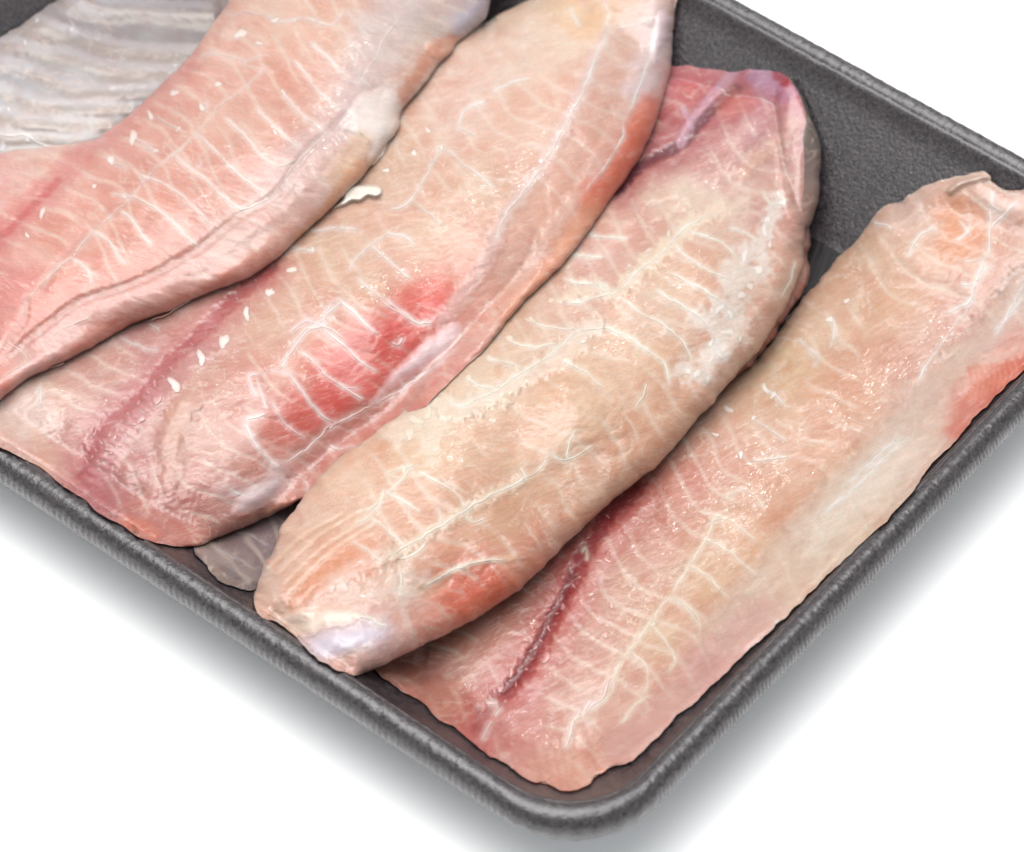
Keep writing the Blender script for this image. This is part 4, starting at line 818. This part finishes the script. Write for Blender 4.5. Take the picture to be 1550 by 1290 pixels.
stB = [(bloodB, 16, (216, 130, 126), .55, .9, -.9, .3), (bloodB[:5], 5, (206, 96, 92), .6, .8, -.9, .3), ([(x - 18, y - 12) for x, y in bloodB[:8]], 12, None, 0, .9, .7, .2),
       ([(x + 20, y + 14) for x, y in bandB], 22, (222, 196, 190), .45, .8, 0, .3), (bandB, 6, (196, 140, 126), .25, .9, -.6, .2), ([(x + 34, y + 24) for x, y in bandB], 20, None, 0, .9, .9, .1),
       (tp(3, [(330, 330), (400, 200), (480, 60), (500, -60)]), 30, (214, 196, 194), .5, .8, .3, .3), (tp(3, [(290, 420), (200, 500), (100, 600), (0, 700)]), 20, (222, 200, 200), .45, .9, .2, .5),
       (tp(3, [(690, 150), (640, 150), (610, 190), (560, 260), (500, 350)]), 8, (214, 130, 84), .55, .9, -.2, .5), (tp(3, [(600, 170), (640, 200), (700, 160)]), 6, (232, 176, 150), .5, .8, .9, .3),
       (tp(3, [(380, 590), (310, 640), (230, 760), (130, 870)]), 10, (222, 150, 96), .55, .8, 0, .2), (tp(3, [(360, 500), (310, 560), (260, 640)]), 13, (228, 196, 156), .4, .9, .3, .3),
       (tp(3, [(0, 760), (100, 700), (200, 620)]), 24, (220, 180, 168), .3, .9, .5, .2), (tp(3, [(60, 920), (0, 950), (-150, 1010)]), 13, (222, 138, 120), .4, .9, 0, .3),
       (tp(3, [(700, 100), (760, 40), (780, -30)]), 10, (202, 196, 210), .5, .9, .2, .2), (tp(3, [(500, -20), (560, 60), (640, 120)]), 8, (200, 186, 178), .4, .9, -.3, .4),
       (tp(2, [(100, 180), (90, 260), (40, 330), (0, 420)]), 5, (206, 134, 122), .35, .9, -.8, .2), (tp(2, [(0, 150), (60, 130), (100, 100)]), 20, (226, 148, 142), .4, .9, 0, .4),
       (tp(1, [(900, 270), (970, 240), (1040, 250), (1100, 280)]), 4, (238, 206, 190), .45, .8, .3, .3), (tp(1, [(1030, 150), (1130, 150), (1180, 200)]), 8, (238, 210, 196), .45, .9, .4, .6),
       (tp(1, [(430, 1010), (330, 1130), (240, 1220), (200, 1290)]), 6, (204, 136, 120), .3, .9, -.5, .3), (tp(1, [(480, 960), (560, 920)]), 4, (200, 130, 114), .3, .9, -.4, .3)]
for k_ in range(10):
    stB.append((tp(1, [(1450 - k_ * 95 + 20, 300 + k_ * 95 - 60), (1450 - k_ * 95 + 110, 300 + k_ * 95 + 40)]), 11, (206, 146, 124), .22, .9, .25, .2))
B_ = build_sheet('flesh', oB, [(0, 250, 27), (0, 600, 32), (150, 520, 34), (300, 450, 36), (450, 360, 37), (550, 270, 38), (620, 160, 37), (740, 20, 33), (340, 10, 31), (200, 170, 30), (100, 400, 38), (250, 300, 41), (400, 200, 42), (500, 60, 40), (50, 300, 33)],
                 cB, rB, M_FLESH, stB, ang=-14, w=30, tmax=9, seed=34, rag=.9, lower=[A, C_])
lines(B_, rB, 1, [[(1395, 190), (1470, 250), (1550, 335)], [(1310, 265), (1385, 340), (1440, 410), (1500, 465), (1550, 475)], [(1270, 415), (1330, 485), (1400, 545), (1480, 610)], [(1150, 480), (1230, 560), (1300, 625), (1370, 685)], [(1000, 520), (1080, 590), (1150, 665), (1210, 730), (1280, 750), (1340, 710)], [(880, 600), (960, 670), (1040, 755), (1120, 820), (1225, 890)],
                  [(780, 700), (850, 755), (930, 810), (990, 870), (1060, 930), (1110, 940), (1225, 890)], [(620, 780), (740, 830), (820, 880), (880, 940), (940, 1000), (1000, 1035)], [(520, 880), (620, 890), (710, 950), (800, 1020), (850, 1080), (905, 1115)], [(540, 945), (600, 1000), (650, 1070), (690, 1115)], [(420, 1040), (490, 1090), (530, 1150), (570, 1205)], [(320, 1165), (390, 1210), (420, 1280)]],
      hw=2.7, strength=.95, col=(244, 220, 210))
lines(B_, rB, 1, [[(1230, 230), (1100, 285), (1180, 320), (1085, 410), (990, 480), (890, 600)], [(890, 600), (780, 700), (680, 775), (620, 860), (540, 940), (425, 1040)], [(425, 1040), (320, 1160), (230, 1225), (205, 1290)], [(900, 260), (960, 240), (1040, 255), (1100, 278)], [(690, 520), (760, 560), (800, 580), (850, 610)], [(480, 715), (540, 740), (580, 775)], [(600, 620), (660, 650), (700, 685)], [(1225, 890), (1290, 800), (1380, 690), (1480, 600)], [(1190, 60), (1230, 80), (1250, 110)], [(1040, 80), (1100, 50), (1180, 70)], [(900, 480), (930, 470), (925, 510)], [(500, 870), (560, 885), (620, 890)], [(900, 700), (910, 750), (880, 760)]],
      hw=2.2, strength=.6, col=(240, 214, 204))
lines(B_, rB, 3, [[(160, 150), (240, 215), (315, 302)], [(260, 80), (310, 150), (370, 217)], [(290, 35), (340, 90), (385, 142)], [(330, 320), (400, 210), (440, 130), (490, 60)], [(140, 60), (240, 90), (290, 35)], [(0, 60), (60, 80), (140, 60)]], hw=2.3, strength=.6, col=(240, 222, 214))
lines(B_, rB, 2, [[(180, 340), (220, 300), (300, 268), (350, 240)], [(100, 185), (95, 220), (80, 250)], [(560, 262), (640, 230), (720, 180)], [(20, 340), (100, 400), (0, 480)], [(190, 440), (225, 425), (240, 418)], [(100, 185), (150, 130), (210, 70), (270, 20)]], hw=2.2, strength=.5, col=(240, 208, 196))
flecks(B_, rB, 1, [(785, 420, 30), (678, 520, 28), (600, 618, 42), (500, 722, 30), (985, 380, 24), (910, 487, 24), (425, 840, 18), (190, 960, 30), (122, 1062, 18), (1085, 152, 40), (1168, 195, 18), (1240, 92, 22), (805, 582, 18), (702, 680, 18), (1278, 415, 16), (560, 885, 18), (1330, 90, 12), (780, 700, 12)], h=.35, blend=.1)
patch(B_, tp(3, [(335, 345), (390, 315), (440, 312), (478, 335), (492, 375), (485, 425), (455, 490), (425, 560), (390, 598), (372, 575), (380, 520), (340, 480), (290, 470), (270, 440), (300, 400)]), rB, 'membrane', (242, 232, 226), .62, .0002, 16, 4, sd=15)
# little scrap of white fat lying where the two left fillets meet
sp = P(548, 292, .036)
scr = patch(C_, tp(3, [(282, 680), (330, 664), (400, 666), (428, 682), (426, 704), (400, 716), (374, 712), (352, 728), (318, 730), (296, 742), (240, 756), (280, 718)]), None, 'fat_scrap', (246, 240, 230), 1.0, .0013, 5, .8, step=2.0, sd=17, tex=.2, mat=M_FAT)
scr['label'] = 'small white scrap of fat lying beside the edge of the pinkest fillet'; scr['category'] = 'fat scrap'
for q_ in PENDING: q_.finish()
print('objects', len(scene.objects), 'tris', sum(len(o.data.loops) - 2 * len(o.data.polygons) for o in scene.objects if o.type == 'MESH'))
